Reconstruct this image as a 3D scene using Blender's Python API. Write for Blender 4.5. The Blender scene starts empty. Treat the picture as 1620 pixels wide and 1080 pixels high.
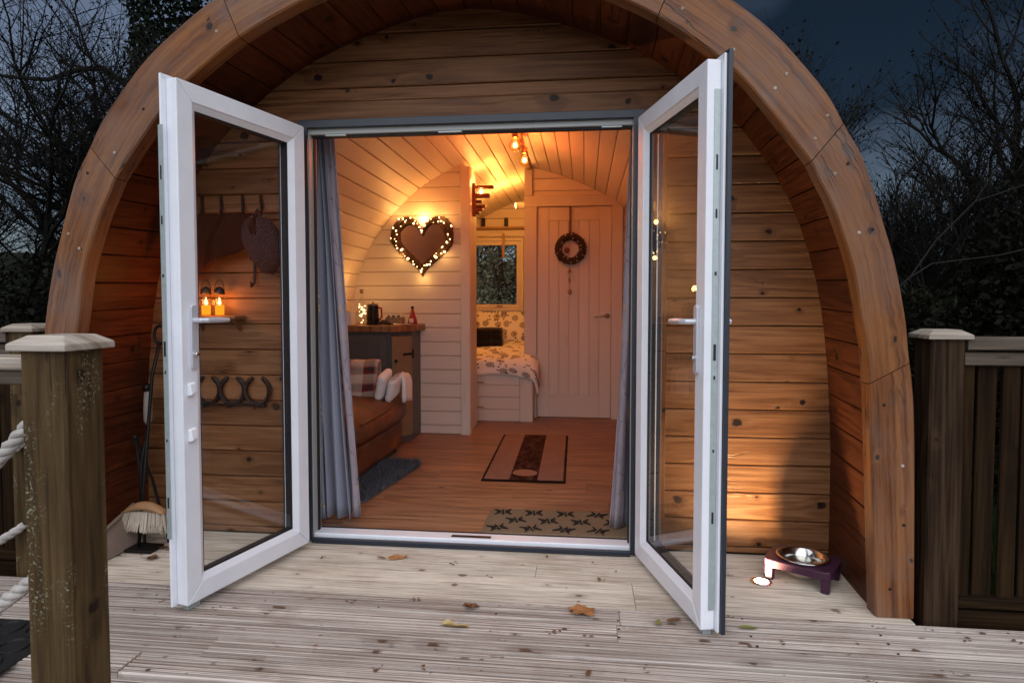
import bpy, math, random
from mathutils import Vector, Matrix, noise

SC = bpy.context.scene
COL = SC.collection
R = math.radians

# ------------------------------------------------------------------ camera
cam = bpy.data.objects.new('camera', bpy.data.cameras.new('camera'))
COL.objects.link(cam)
cam.location = (0, 0, 1.15)
cam.rotation_euler = (R(90 - 2.4), 0, R(6.498))
cam.data.sensor_width = 36.0
cam.data.lens = 36.0 * 1000 / 1620
cam.data.shift_y = -18.09 / 1620
cam.data.clip_start = 0.05
cam.data.clip_end = 2000
SC.camera = cam

# ------------------------------------------------------------------ world, sun, exposure
SUN_EL, SUN_AZ = R(48), R(174)          # azimuth clockwise from +Y: behind the camera, a little to the right
world = bpy.data.worlds.new('World')
SC.world = world
world.use_nodes = True
wn, wl = world.node_tree.nodes, world.node_tree.links
wn.clear()
w_out = wn.new('ShaderNodeOutputWorld')
w_bg = wn.new('ShaderNodeBackground')
w_sky = wn.new('ShaderNodeTexSky')
w_sky.sky_type = 'NISHITA'
w_sky.sun_disc = False
w_sky.sun_elevation = SUN_EL
w_sky.sun_rotation = SUN_AZ
w_sky.air_density = 1.0
w_sky.dust_density = 0.3
w_sky.ozone_density = 4.0
w_tc = wn.new('ShaderNodeTexCoord')
w_map = wn.new('ShaderNodeMapping')
w_map.inputs['Scale'].default_value = (1.0, 1.0, 2.2)
w_map.inputs['Location'].default_value = (8.240, 4.720, 3.160)
w_n = wn.new('ShaderNodeTexNoise')
w_n.inputs['Scale'].default_value = 1.15
w_n.inputs['Detail'].default_value = 5
w_n.inputs['Roughness'].default_value = 0.45
w_n.inputs['Distortion'].default_value = 0.5
w_r = wn.new('ShaderNodeValToRGB')
w_r.color_ramp.elements[0].position = 0.40
w_r.color_ramp.elements[0].color = (0.07, 0.105, 0.13, 1)
w_r.color_ramp.elements[1].position = 0.64
w_r.color_ramp.elements[1].color = (1.0, 1.0, 1.02, 1)
w_mix = wn.new('ShaderNodeMixRGB')
w_mix.blend_type = 'MULTIPLY'
w_mix.inputs[0].default_value = 1.0
wl.new(w_tc.outputs['Generated'], w_map.inputs['Vector'])
wl.new(w_map.outputs['Vector'], w_n.inputs['Vector'])
wl.new(w_n.outputs['Fac'], w_r.inputs['Fac'])
w_hs = wn.new('ShaderNodeHueSaturation')
w_hs.inputs['Saturation'].default_value = 0.72
wl.new(w_sky.outputs['Color'], w_hs.inputs['Color'])
wl.new(w_hs.outputs['Color'], w_mix.inputs[1])
wl.new(w_r.outputs['Color'], w_mix.inputs[2])
wl.new(w_mix.outputs['Color'], w_bg.inputs['Color'])
w_bg.inputs['Strength'].default_value = 0.024
wl.new(w_bg.outputs['Background'], w_out.inputs['Surface'])

sun_d = bpy.data.lights.new('sun', 'SUN')
sun_d.energy = 1.5
sun_d.angle = R(110)
sun_d.color = (0.93, 0.95, 1.0)
sun = bpy.data.objects.new('sun', sun_d)
COL.objects.link(sun)
_sd = Vector((math.sin(SUN_AZ) * math.cos(SUN_EL), math.cos(SUN_AZ) * math.cos(SUN_EL), math.sin(SUN_EL)))
sun.rotation_euler = _sd.to_track_quat('Z', 'Y').to_euler()
sun.location = _sd * 30

SC.view_settings.view_transform = 'Standard'
SC.view_settings.look = 'None'
SC.view_settings.exposure = 1.35
SC.view_settings.gamma = 1.0
SC.view_settings.use_curve_mapping = False

# ------------------------------------------------------------------ node helpers
class NT:
    def __init__(s, name):
        s.m = bpy.data.materials.new(name)
        s.m.use_nodes = True
        s.t = s.m.node_tree
        s.t.nodes.clear()
        s.out = s.n('ShaderNodeOutputMaterial')
    def n(s, typ, **kw):
        nd = s.t.nodes.new(typ)
        for k, v in kw.items():
            setattr(nd, k, v)
        return nd
    def l(s, a, b):
        s.t.links.new(a, b)
    def put(s, sock, v):
        if isinstance(v, bpy.types.NodeSocket):
            s.l(v, sock)
        elif v is not None:
            if isinstance(v, (tuple, list)) and len(v) == 3 and sock.type == 'RGBA':
                v = (*v, 1)
            sock.default_value = v
    def math(s, op, a, b=None, c=None, clamp=False):
        nd = s.n('ShaderNodeMath', operation=op, use_clamp=clamp)
        s.put(nd.inputs[0], a)
        if b is not None: s.put(nd.inputs[1], b)
        if c is not None: s.put(nd.inputs[2], c)
        return nd.outputs[0]
    def vmath(s, op, a, b=None):
        nd = s.n('ShaderNodeVectorMath', operation=op)
        s.put(nd.inputs[0], a)
        if b is not None: s.put(nd.inputs[1], b)
        return nd.outputs[0]
    def noise(s, vec, scale, detail=4, rough=0.55, dist=0.0, dim='3D'):
        nd = s.n('ShaderNodeTexNoise', noise_dimensions=dim)
        s.put(nd.inputs['Vector'], vec)
        nd.inputs['Scale'].default_value = scale
        nd.inputs['Detail'].default_value = detail
        nd.inputs['Roughness'].default_value = rough
        nd.inputs['Distortion'].default_value = dist
        return nd.outputs['Fac']
    def voro(s, vec, scale, feat='F1', dim='3D', rnd=1.0):
        nd = s.n('ShaderNodeTexVoronoi', feature=feat, voronoi_dimensions=dim)
        s.put(nd.inputs['Vector'], vec)
        nd.inputs['Scale'].default_value = scale
        nd.inputs['Randomness'].default_value = rnd
        return nd
    def ramp(s, fac, stops):
        nd = s.n('ShaderNodeValToRGB')
        el = nd.color_ramp.elements
        while len(el) < len(stops): el.new(0.5)
        for e, (p, c) in zip(el, stops):
            e.position = p
            e.color = (*c, 1) if not isinstance(c, (int, float)) else (c, c, c, 1)
        s.put(nd.inputs[0], fac)
        return nd.outputs[0]
    def mix(s, fac, a, b, blend='MIX'):
        nd = s.n('ShaderNodeMixRGB', blend_type=blend)
        s.put(nd.inputs[0], fac); s.put(nd.inputs[1], a); s.put(nd.inputs[2], b)
        return nd.outputs[0]
    def bump(s, h, strength=0.3, dist=0.01):
        nd = s.n('ShaderNodeBump')
        nd.inputs['Strength'].default_value = strength
        nd.inputs['Distance'].default_value = dist
        s.put(nd.inputs['Height'], h)
        return nd.outputs[0]
    def bsdf(s, color, rough=0.6, normal=None, metal=0.0, spec=0.5, sheen=0.0, sss=0, coat=0.0):
        nd = s.n('ShaderNodeBsdfPrincipled')
        s.put(nd.inputs['Base Color'], color)
        s.put(nd.inputs['Roughness'], rough)
        s.put(nd.inputs['Metallic'], metal)
        nd.inputs['Specular IOR Level'].default_value = spec
        nd.inputs['Sheen Weight'].default_value = sheen
        nd.inputs['Coat Weight'].default_value = coat
        if normal is not None: s.l(normal, nd.inputs['Normal'])
        s.l(nd.outputs[0], s.out.inputs['Surface'])
        return nd
    def uv(s):
        return s.n('ShaderNodeTexCoord').outputs['UV']
    def obj(s):
        return s.n('ShaderNodeTexCoord').outputs['Object']
    def pos(s):
        return s.n('ShaderNodeNewGeometry').outputs['Position']
    def rnd(s):
        return s.n('ShaderNodeObjectInfo').outputs['Random']
    def scaled(s, vec, sc):
        return s.vmath('MULTIPLY', vec, sc)

MATS = {}

def mat_wood(name, dark, mid, light, knot=(0.016, 0.007, 0.004), knots=0.55, rough=0.5, vary=0.35,
             stain=None, bump=0.25, grain=1.0, spec=0.4, lichen=False, weather=0.0, rings=0.28, ridged=False, fineness=85.0, splits=0.0, crisp=(0.30, 0.70)):
    """sawn softwood; UV in metres, u along the grain"""
    t = NT(name)
    rnd = t.rnd()
    comb = t.n('ShaderNodeCombineXYZ')
    t.put(comb.inputs[0], t.math('MULTIPLY', rnd, 37.0))
    t.put(comb.inputs[1], t.math('MULTIPLY', rnd, 91.0))
    uv = t.vmath('ADD', t.uv(), comb.outputs[0])
    # knots
    kv = t.scaled(uv, (5.6, 6.8, 1.0))
    kw = t.noise(t.scaled(uv, (18, 40, 1)), 1.0, 4, dim='2D')
    vn = t.voro(kv, 1.0, dim='2D')
    dist = t.math('ADD', vn.outputs['Distance'], t.math('MULTIPLY', t.math('SUBTRACT', kw, 0.5), 0.16))
    sep = t.n('ShaderNodeSeparateColor'); t.l(vn.outputs['Color'], sep.inputs[0])
    keep = t.math('GREATER_THAN', sep.outputs[0], 1.0 - knots * 0.80)
    size = t.math('MULTIPLY_ADD', t.math('POWER', sep.outputs[1], 3.0), 0.13, 0.040)
    kcore = t.math('MULTIPLY', keep, t.math('SUBTRACT', 1.0, t.math('DIVIDE', dist, size), clamp=True), clamp=True)
    kmask = t.math('MULTIPLY', t.ramp(kcore, [(0.0, 0.0), (0.35, 1.0)]), 1.0)
    khalo = t.math('MULTIPLY', keep, t.math('SUBTRACT', 1.0, t.math('DIVIDE', dist, t.math('MULTIPLY', size, 4.0)), clamp=True))
    # growth rings that bend round the knots
    low = t.noise(t.scaled(uv, (0.55, 6.0, 1)), 1.0, 2, dim='2D', dist=0.3)
    ph = t.math('ADD', t.math('MULTIPLY', low, 34.0 * grain), t.math('MULTIPLY', khalo, 4.0))
    ring = t.math('MULTIPLY_ADD', t.math('SINE', ph), 0.5, 0.5)
    fine = t.ramp(t.noise(t.scaled(uv, (0.8 if ridged else 2.6, fineness, 1)), 1.0, 6, 0.68, dim='2D'), [(crisp[0], 0.0), (crisp[1], 1.0)])
    blot = t.noise(t.scaled(uv, (1.3, 5.0, 1)), 1.0, 4, 0.6, dim='2D')
    v = t.math('ADD', t.math('ADD', t.math('MULTIPLY', ring, rings), t.math('MULTIPLY', fine, 0.76 - rings)), t.math('MULTIPLY', blot, 0.30))
    col = t.ramp(v, [(0.22, dark), (0.50, mid), (0.80, light)])
    # each board its own tone
    tone = t.math('MULTIPLY_ADD', t.math('FRACT', t.math('MULTIPLY', rnd, 7.31)), vary, 1.0 - vary * 0.5)
    tn = t.n('ShaderNodeCombineColor')
    for i in range(3): t.put(tn.inputs[i], tone)
    col = t.mix(1.0, col, tn.outputs[0], 'MULTIPLY')
    col = t.mix(t.math('MULTIPLY', khalo, 0.5), col, dark)
    col = t.mix(kmask, col, knot)
    if splits:
        cw = t.noise(t.scaled(uv, (0.9, 7.0, 1)), 1.0, 4, 0.5, dim='2D')
        cm = t.noise(t.scaled(uv, (1.6, 2.2, 1)), 1.0, 2, dim='2D')
        line = t.ramp(t.math('ABSOLUTE', t.math('SUBTRACT', cw, 0.5)), [(0.006, 1.0), (0.016, 0.0)])
        crack = t.math('MULTIPLY', line, t.ramp(cm, [(0.54, 0.0), (0.62, 1.0)]))
        col = t.mix(t.math('MULTIPLY', crack, splits), col, (0.035, 0.015, 0.008))
        v = t.math('SUBTRACT', v, t.math('MULTIPLY', crack, 1.5))
    if ridged:
        g = t.noise(t.scaled(uv, (0.30, 34.0, 1)), 1.0, 3, 0.6, dim='2D')
        col = t.mix(t.math('MULTIPLY', t.ramp(g, [(0.46, 0.0), (0.70, 1.0)]), 0.42), col, (0.15, 0.095, 0.07))
        b2 = t.noise(t.scaled(t.pos(), (9, 26, 1)), 1.0, 3, 0.6)
        col = t.mix(t.math('MULTIPLY', t.ramp(b2, [(0.66, 0.0), (0.72, 1.0)]), 0.75), col, (0.085, 0.045, 0.028))
    if weather:
        g = t.noise(t.pos(), 1.7, 5, 0.65)
        col = t.mix(t.math('MULTIPLY', t.ramp(g, [(0.42, 0.0), (0.66, 1.0)]), weather), col, (0.16, 0.15, 0.145))
    if stain:
        g = t.noise(t.pos(), 2.4, 6, 0.7)
        col = t.mix(t.math('MULTIPLY', t.ramp(g, [(0.50, 0.0), (0.72, 1.0)]), 0.55), col, stain)
    if lichen:
        a = t.noise(t.scaled(t.pos(), (9, 9, 3)), 1.0, 3)
        b = t.noise(t.pos(), 130.0, 3, 0.7)
        m = t.math('MULTIPLY', t.ramp(a, [(0.52, 0.0), (0.62, 1.0)]), t.ramp(b, [(0.56, 0.0), (0.64, 1.0)]))
        col = t.mix(t.math('MULTIPLY', m, 0.75), col, (0.30, 0.33, 0.22))
    h = t.math('ADD', t.math('MULTIPLY', v, 1.0), t.math('MULTIPLY', kmask, -0.3))
    t.bsdf(col, t.math('MULTIPLY_ADD', v, 0.2, rough - 0.08), t.bump(h, bump, 0.004), spec=spec)
    MATS[name] = t.m

def mat_plain(name, color, rough=0.5, metal=0.0, spec=0.5, nz=0.12, scale=14.0, bump=0.05, vary=0.06, sheen=0.0, coat=0.0, bscale=60.0):
    """plain paint, metal or plastic with a little unevenness"""
    t = NT(name)
    a = t.noise(t.obj(), scale, 5, 0.6)
    tone = t.math('ADD', t.math('MULTIPLY_ADD', a, nz * 2, 1.0 - nz), t.math('MULTIPLY_ADD', t.rnd(), vary, -vary / 2))
    tn = t.n('ShaderNodeCombineColor')
    for i in range(3): t.put(tn.inputs[i], tone)
    col = t.mix(1.0, color, tn.outputs[0], 'MULTIPLY')
    b = t.noise(t.obj(), bscale, 3, 0.6)
    t.bsdf(col, t.math('MULTIPLY_ADD', a, 0.16, max(0.02, rough - 0.08)), t.bump(b, bump, 0.004), metal, spec, sheen, coat=coat)
    MATS[name] = t.m

def mat_painted_board(name, color, dirt=(0.52, 0.42, 0.33), rough=0.5):
    t = NT(name)
    rnd = t.rnd()
    comb = t.n('ShaderNodeCombineXYZ')
    t.put(comb.inputs[0], t.math('MULTIPLY', rnd, 37.0)); t.put(comb.inputs[1], t.math('MULTIPLY', rnd, 91.0))
    uv = t.vmath('ADD', t.uv(), comb.outputs[0])
    g = t.noise(t.scaled(uv, (2.0, 60.0, 1)), 1.0, 5, 0.6, dim='2D')
    b = t.noise(t.scaled(uv, (0.8, 5.0, 1)), 1.0, 4, dim='2D')
    vn = t.voro(t.scaled(uv, (1.6, 7.0, 1)), 1.0, dim='2D')
    sep = t.n('ShaderNodeSeparateColor'); t.l(vn.outputs['Color'], sep.inputs[0])
    k = t.math('MULTIPLY', t.math('GREATER_THAN', sep.outputs[0], 0.75), t.ramp(vn.outputs['Distance'], [(0.05, 1.0), (0.13, 0.0)]))
    col = t.mix(t.math('MULTIPLY', t.math('ADD', t.math('MULTIPLY', g, 0.5), t.math('MULTIPLY', b, 0.5)), 0.26), color, dirt)
    col = t.mix(t.math('MULTIPLY', k, 0.18), col, (0.4, 0.26, 0.13))
    tone = t.math('MULTIPLY_ADD', t.math('FRACT', t.math('MULTIPLY', rnd, 5.7)), 0.08, 0.96)
    tn = t.n('ShaderNodeCombineColor')
    for i in range(3): t.put(tn.inputs[i], tone)
    col = t.mix(1.0, col, tn.outputs[0], 'MULTIPLY')
    t.bsdf(col, rough, t.bump(g, 0.12, 0.003))
    MATS[name] = t.m

def mat_emit(name, color, strength, sampled=False):
    t = NT(name)
    e = t.n('ShaderNodeEmission')
    e.inputs[0].default_value = (*color, 1); e.inputs[1].default_value = strength
    t.l(e.outputs[0], t.out.inputs['Surface'])
    if not sampled:
        t.m.cycles.emission_sampling = 'NONE'
    MATS[name] = t.m

def mat_glass(name, tint=(0.93, 0.95, 0.94), ior=1.5, gloss=1.0, rough=0.0):
    t = NT(name)
    tr = t.n('ShaderNodeBsdfTransparent'); tr.inputs[0].default_value = (*tint, 1)
    gl = t.n('ShaderNodeBsdfGlossy'); gl.inputs['Roughness'].default_value = rough
    lw = t.n('ShaderNodeLayerWeight'); lw.inputs[0].default_value = 0.5
    r0 = ((ior - 1) / (ior + 1)) ** 2                 # Schlick reflectance, the same from both sides of the pane
    mx = t.n('ShaderNodeMixShader')
    t.put(mx.inputs[0], t.math('MULTIPLY', t.math('MULTIPLY_ADD', t.math('POWER', lw.outputs['Facing'], 5.0), 1 - r0, r0), gloss, clamp=True))
    t.l(tr.outputs[0], mx.inputs[1]); t.l(gl.outputs[0], mx.inputs[2])
    t.l(mx.outputs[0], t.out.inputs['Surface'])
    MATS[name] = t.m

def mat_leaf(name, c1, c2, rough=0.6, transl=0.25):
    t = NT(name)
    a = t.noise(t.pos(), 5.0, 4)
    b = t.noise(t.pos(), 0.6, 2)
    col = t.mix(t.ramp(t.math('MULTIPLY_ADD', b, 0.5, t.math('MULTIPLY', a, 0.5)), [(0.35, 0.0), (0.65, 1.0)]), c1, c2)
    p = t.bsdf(col, rough, spec=0.05)
    tl = t.n('ShaderNodeBsdfTranslucent'); t.put(tl.inputs[0], col)
    mx = t.n('ShaderNodeMixShader'); mx.inputs[0].default_value = transl
    t.l(p.outputs[0], mx.inputs[1]); t.l(tl.outputs[0], mx.inputs[2]); t.l(mx.outputs[0], t.out.inputs['Surface'])
    MATS[name] = t.m

# ------------------------------------------------------------------ materials
mat_wood('arch_wood', (0.0804, 0.0233, 0.0051), (0.1707, 0.0561, 0.0130), (0.2411, 0.0909, 0.0235), knots=0.45, rough=0.5, vary=0.14, weather=0.4, grain=0.8, spec=0.3, fineness=70.0, splits=0.9, bump=0.4)
mat_wood('wall_wood', (0.0997, 0.0366, 0.0123), (0.1996, 0.0819, 0.0315), (0.2757, 0.1307, 0.0587), knots=0.62, rough=0.46, vary=0.34, spec=0.25, rings=0.22, fineness=75.0, splits=0.12, bump=0.35, crisp=(0.22, 0.82))
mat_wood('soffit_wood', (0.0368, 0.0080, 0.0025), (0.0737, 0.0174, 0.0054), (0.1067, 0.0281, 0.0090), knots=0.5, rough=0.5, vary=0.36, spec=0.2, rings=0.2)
mat_wood('deck_grooved', (0.1564, 0.1099, 0.0861), (0.4330, 0.3601, 0.3137), (0.6977, 0.6227, 0.5659), knot=(0.10, 0.05, 0.028), knots=0.45, rough=0.62, vary=0.30, rings=0.10, ridged=True, fineness=150.0,
         stain=(0.20, 0.125, 0.085), bump=0.5, spec=0.35)
mat_wood('deck_smooth', (0.2974, 0.2332, 0.1754), (0.5253, 0.4422, 0.3554), (0.6542, 0.5734, 0.4801), knot=(0.16, 0.10, 0.065), knots=0.35, rough=0.55, vary=0.14, rings=0.14,
         stain=(0.30, 0.215, 0.15), bump=0.35, spec=0.35)
mat_wood('post_wood', (0.0305, 0.0174, 0.0063), (0.0665, 0.0396, 0.0152), (0.1053, 0.0686, 0.0296), knots=0.22, rough=0.7, vary=0.2, lichen=True, grain=0.7, splits=0.8, fineness=60.0, bump=0.5, spec=0.2)
mat_wood('cap_wood', (0.1914, 0.1472, 0.1104), (0.3091, 0.2576, 0.2061), (0.4269, 0.3754, 0.3238), knots=0.2, rough=0.65, vary=0.2, rings=0.34, fineness=60.0, splits=0.7, bump=0.5, spec=0.2)
mat_wood('fence_wood', (0.0073, 0.0035, 0.0016), (0.0151, 0.0076, 0.0031), (0.0273, 0.0146, 0.0058), knots=0.3, rough=0.8, vary=0.4, spec=0.08)  # low timber tone: shade over the fence is put into its base colour
mat_wood('fence_post_wood', (0.0132, 0.0063, 0.0033), (0.0300, 0.0158, 0.0079), (0.0570, 0.0328, 0.0178), knots=0.35, rough=0.75, vary=0.2, spec=0.12)  # right post likewise darkened in its colour to stand in for shade
mat_wood('rail_wood', (0.0420, 0.0288, 0.0192), (0.0750, 0.0540, 0.0372), (0.1200, 0.0900, 0.0660), knots=0.4, rough=0.65, vary=0.2)
mat_wood('laminate', (0.1290, 0.0580, 0.0307), (0.2431, 0.1264, 0.0715), (0.3373, 0.1919, 0.1176), knots=0.08, rough=0.42, vary=0.22, bump=0.08, spec=0.35, fineness=60.0)
mat_wood('worktop_wood', (0.1260, 0.0525, 0.0210), (0.2310, 0.1050, 0.0420), (0.2940, 0.1540, 0.0700), knots=0.3, rough=0.4, vary=0.1)
mat_wood('slat_wood', (0.10, 0.025, 0.012), (0.20, 0.05, 0.022), (0.27, 0.08, 0.035), knots=0.1, rough=0.5, vary=0.3)
mat_wood('bark', (0.004, 0.0035, 0.003), (0.009, 0.008, 0.007), (0.018, 0.016, 0.014), knots=0.0, rough=0.9, vary=0.3, bump=0.6, spec=0.1)
mat_plain('grey_bark', (0.022, 0.020, 0.018), 0.9, nz=0.4, spec=0.1)
mat_painted_board('white_boards', (0.71, 0.605, 0.52))
mat_painted_board('cream_paint', (0.65, 0.57, 0.50))
mat_plain('upvc_white', (0.80, 0.82, 0.88), 0.32, nz=0.09, scale=9, bump=0.04)
mat_plain('upvc_grey', (0.36, 0.37, 0.36), 0.4, nz=0.06)
mat_plain('anthracite', (0.022, 0.028, 0.042), 0.4, nz=0.1)
mat_plain('gasket', (0.008, 0.009, 0.012), 0.6)
mat_plain('galvanised', (0.40, 0.46, 0.46), 0.42, metal=0.35, nz=0.22, scale=45, bump=0.1)
mat_plain('satin_handle', (0.62, 0.63, 0.68), 0.3, metal=0.35, nz=0.05)
mat_plain('dark_metal', (0.014, 0.012, 0.011), 0.5, metal=0.5, nz=0.3, bump=0.25)
mat_plain('steel', (0.62, 0.60, 0.57), 0.16, metal=1.0, nz=0.05)
mat_plain('roof_felt', (0.035, 0.035, 0.038), 0.9, nz=0.3, scale=40, bump=0.4)
mat_plain('print_ink', (0.030, 0.024, 0.020), 0.95, nz=0.6, scale=120, spec=0.05)
mat_plain('dark_gap', (0.02, 0.01, 0.006), 0.9)
mat_plain('purple_paint', (0.055, 0.018, 0.042), 0.35, nz=0.2, scale=20)
mat_plain('black_rubber', (0.006, 0.006, 0.007), 0.6, nz=0.4, bump=0.4)
mat_plain('rope_fibre', (0.45, 0.42, 0.39), 0.85, nz=0.3, scale=30, bump=0.6, bscale=180)
mat_plain('curtain_lining', (0.26, 0.265, 0.33), 0.85, nz=0.1, scale=8, bump=0.25, bscale=400, sheen=0.2, spec=0.1)
mat_plain('white_towel', (0.78, 0.76, 0.74), 0.95, nz=0.08, scale=50, bump=0.7, bscale=260, sheen=0.3, spec=0.1)
mat_plain('dark_towel', (0.018, 0.010, 0.007), 0.95, nz=0.25, scale=60, bump=0.7, bscale=260, sheen=0.2, spec=0.1)
mat_plain('cabinet_grey', (0.085, 0.082, 0.08), 0.5, nz=0.12)
mat_plain('cabinet_beige', (0.23, 0.155, 0.09), 0.5, nz=0.15)
mat_plain('black_gloss', (0.01, 0.009, 0.009), 0.2, coat=0.4)
mat_plain('red_gloss', (0.30, 0.012, 0.016), 0.3)
mat_plain('paper_white', (0.72, 0.68, 0.62), 0.8)
mat_plain('cork', (0.28, 0.16, 0.08), 0.9, nz=0.3, scale=60)
mat_plain('brass', (0.50, 0.30, 0.11), 0.3, metal=0.9)
mat_plain('twig', (0.065, 0.025, 0.011), 0.8, nz=0.35, scale=60, bump=0.5)
mat_plain('cone_brown', (0.035, 0.016, 0.010), 0.8, nz=0.4, scale=50, bump=0.5)
mat_plain('ribbon', (0.17, 0.085, 0.038), 0.8, nz=0.2)
mat_plain('wreath_white', (0.55, 0.47, 0.40), 0.8)
mat_plain('tan_wood', (0.36, 0.19, 0.085), 0.6, nz=0.25)
mat_plain('taupe_tray', (0.225, 0.165, 0.13), 0.7, nz=0.25, scale=20, bump=0.3)
mat_plain('bristle', (0.62, 0.53, 0.43), 0.8, nz=0.25, scale=80)
mat_plain('wood_grip', (0.34, 0.29, 0.25), 0.6, nz=0.3, scale=40)
mat_plain('coat_cloth', (0.030, 0.008, 0.006), 0.95, nz=0.35, scale=12, bump=0.6, bscale=120, spec=0.05)
mat_plain('mirror_glass', (0.82, 0.74, 0.66), 0.06, metal=1.0, nz=0.03, bump=0.0)
mat_plain('blue_white', (0.55, 0.5, 0.45), 0.5)
mat_plain('shag_grey', (0.10, 0.10, 0.115), 0.95, nz=0.75, scale=90, spec=0.05)
mat_glass('door_glass', (0.95, 0.96, 0.96), 1.5, 1.25)
mat_glass('window_glass', (0.95, 0.96, 0.96), 1.45, 0.6)
mat_glass('bulb_glass', (0.98, 0.86, 0.62), 1.35, 0.8)
mat_glass('jar_glass', (0.95, 0.95, 0.93), 1.4, 0.9)
mat_emit('filament', (1.0, 0.62, 0.22), 22.0)
mat_emit('fairy_glow', (1.0, 0.60, 0.22), 4.0)
mat_emit('deck_lens', (1.0, 0.78, 0.50), 30.0)
mat_emit('candle_glow', (1.0, 0.27, 0.012), 0.75)
mat_emit('flame_glow', (1.0, 0.55, 0.10), 6.0)
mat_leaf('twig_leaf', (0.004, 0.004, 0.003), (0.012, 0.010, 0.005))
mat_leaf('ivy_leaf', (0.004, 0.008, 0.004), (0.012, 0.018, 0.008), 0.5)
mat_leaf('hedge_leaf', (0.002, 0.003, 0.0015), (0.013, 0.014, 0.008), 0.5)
mat_leaf('far_leaf', (0.10, 0.105, 0.06), (0.26, 0.24, 0.15))
mat_leaf('grass_blade', (0.010, 0.028, 0.008), (0.022, 0.05, 0.014))

def special_materials():
    # leather
    t = NT('leather')
    v = t.voro(t.obj(), 95.0, 'DISTANCE_TO_EDGE')
    a = t.noise(t.obj(), 7.0, 6, 0.65)
    col = t.ramp(a, [(0.3, (0.06, 0.016, 0.005)), (0.55, (0.15, 0.043, 0.012)), (0.8, (0.29, 0.10, 0.032))])
    cr = t.noise(t.scaled(t.obj(), (3, 9, 3)), 3.0, 5, 0.7, 0.8)
    h = t.math('ADD', t.math('MULTIPLY', t.math('MINIMUM', v.outputs['Distance'], 0.12), 1.5), t.math('MULTIPLY', cr, 1.0))
    t.bsdf(col, t.math('MULTIPLY_ADD', a, 0.2, 0.36), t.bump(h, 0.45, 0.01), spec=0.45)
    MATS['leather'] = t.m
    # plaid throw: two sets of crossing stripes
    t = NT('plaid')
    sep = t.n('ShaderNodeSeparateXYZ'); t.l(t.uv(), sep.inputs[0])
    def bands(c, per, stops):
        return t.ramp(t.math('FRACT', t.math('MULTIPLY', c, 1.0 / per)), stops)
    st = [(0.0, (0.55, 0.46, 0.38)), (0.32, (0.55, 0.46, 0.38)), (0.34, (0.16, 0.02, 0.02)), (0.50, (0.16, 0.02, 0.02)),
          (0.52, (0.04, 0.035, 0.04)), (0.72, (0.05, 0.04, 0.045)), (0.74, (0.30, 0.05, 0.035)), (0.86, (0.5, 0.4, 0.33))]
    a = bands(sep.outputs[0], 0.19, st); b = bands(sep.outputs[1], 0.17, st)
    col = t.mix(0.5, a, b)
    w = t.n('ShaderNodeTexWave'); t.l(t.uv(), w.inputs['Vector']); w.inputs['Scale'].default_value = 260
    t.bsdf(col, 0.95, t.bump(t.noise(t.uv(), 300, 2), 0.5, 0.004), spec=0.06)
    MATS['plaid'] = t.m
    # bedding with a printed black-and-beige motif
    t = NT('bedding')
    u = t.scaled(t.uv(), (1, 1, 0))
    v1 = t.voro(u, 8.5, dim='2D', rnd=0.8)
    v2 = t.voro(u, 20.0, dim='2D', rnd=0.9)
    spk = t.noise(u, 150.0, 2, 0.6, dim='2D')
    sc = t.n('ShaderNodeSeparateColor'); t.l(v1.outputs['Color'], sc.inputs[0])
    big = t.math('MULTIPLY', t.math('LESS_THAN', v1.outputs['Distance'], 0.36), t.math('GREATER_THAN', sc.outputs[0], 0.45))
    patch = t.mix(t.ramp(spk, [(0.44, 0.0), (0.5, 1.0)]), (0.10, 0.075, 0.06), t.mix(t.math('GREATER_THAN', sc.outputs[1], 0.5), (0.62, 0.50, 0.40), (0.5, 0.44, 0.40)))
    sc2 = t.n('ShaderNodeSeparateColor'); t.l(v2.outputs['Color'], sc2.inputs[0])
    dot = t.math('MULTIPLY', t.math('LESS_THAN', v2.outputs['Distance'], 0.22), t.math('GREATER_THAN', sc2.outputs[1], 0.70))
    col = t.mix(big, (0.80, 0.74, 0.66), patch)
    col = t.mix(dot, col, (0.03, 0.022, 0.018))
    wr = t.noise(t.pos(), 9.0, 4, 0.6, 0.6)
    t.bsdf(col, 0.9, t.bump(wr, 0.35, 0.03), spec=0.06)
    MATS['bedding'] = t.m
    # patterned curtain cloth: mauve with metallic leaf veins
    t = NT('curtain_print')
    wob = t.n('ShaderNodeTexNoise'); t.l(t.uv(), wob.inputs['Vector']); wob.inputs['Scale'].default_value = 14.0
    v = t.voro(t.vmath('ADD', t.scaled(t.uv(), (26, 12, 0)), t.scaled(wob.outputs['Color'], (1.2, 1.2, 0))), 1.0, 'DISTANCE_TO_EDGE', dim='2D')
    ed = t.math('MULTIPLY', t.ramp(v.outputs['Distance'], [(0.015, 1.0), (0.06, 0.0)]), t.ramp(t.noise(t.uv(), 11.0, 3, dim='2D'), [(0.40, 0.0), (0.58, 1.0)]))
    g = t.noise(t.uv(), 6.0, 3, dim='2D')
    gold = t.math('MULTIPLY', ed, t.ramp(g, [(0.50, 0.0), (0.62, 1.0)]))
    col = t.mix(ed, t.mix(g, (0.25, 0.20, 0.235), (0.36, 0.31, 0.345)), (0.13, 0.10, 0.12))
    col = t.mix(gold, col, (0.75, 0.48, 0.20))
    t.bsdf(col, t.math('MULTIPLY_ADD', gold, -0.45, 0.8), t.bump(t.noise(t.uv(), 300, 2), 0.25, 0.003), t.math('MULTIPLY', gold, 0.8))
    MATS['curtain_print'] = t.m
    # lining with a metallic scatter low down is drawn by the same veins, rarer
    t = NT('curtain_foil')
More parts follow.
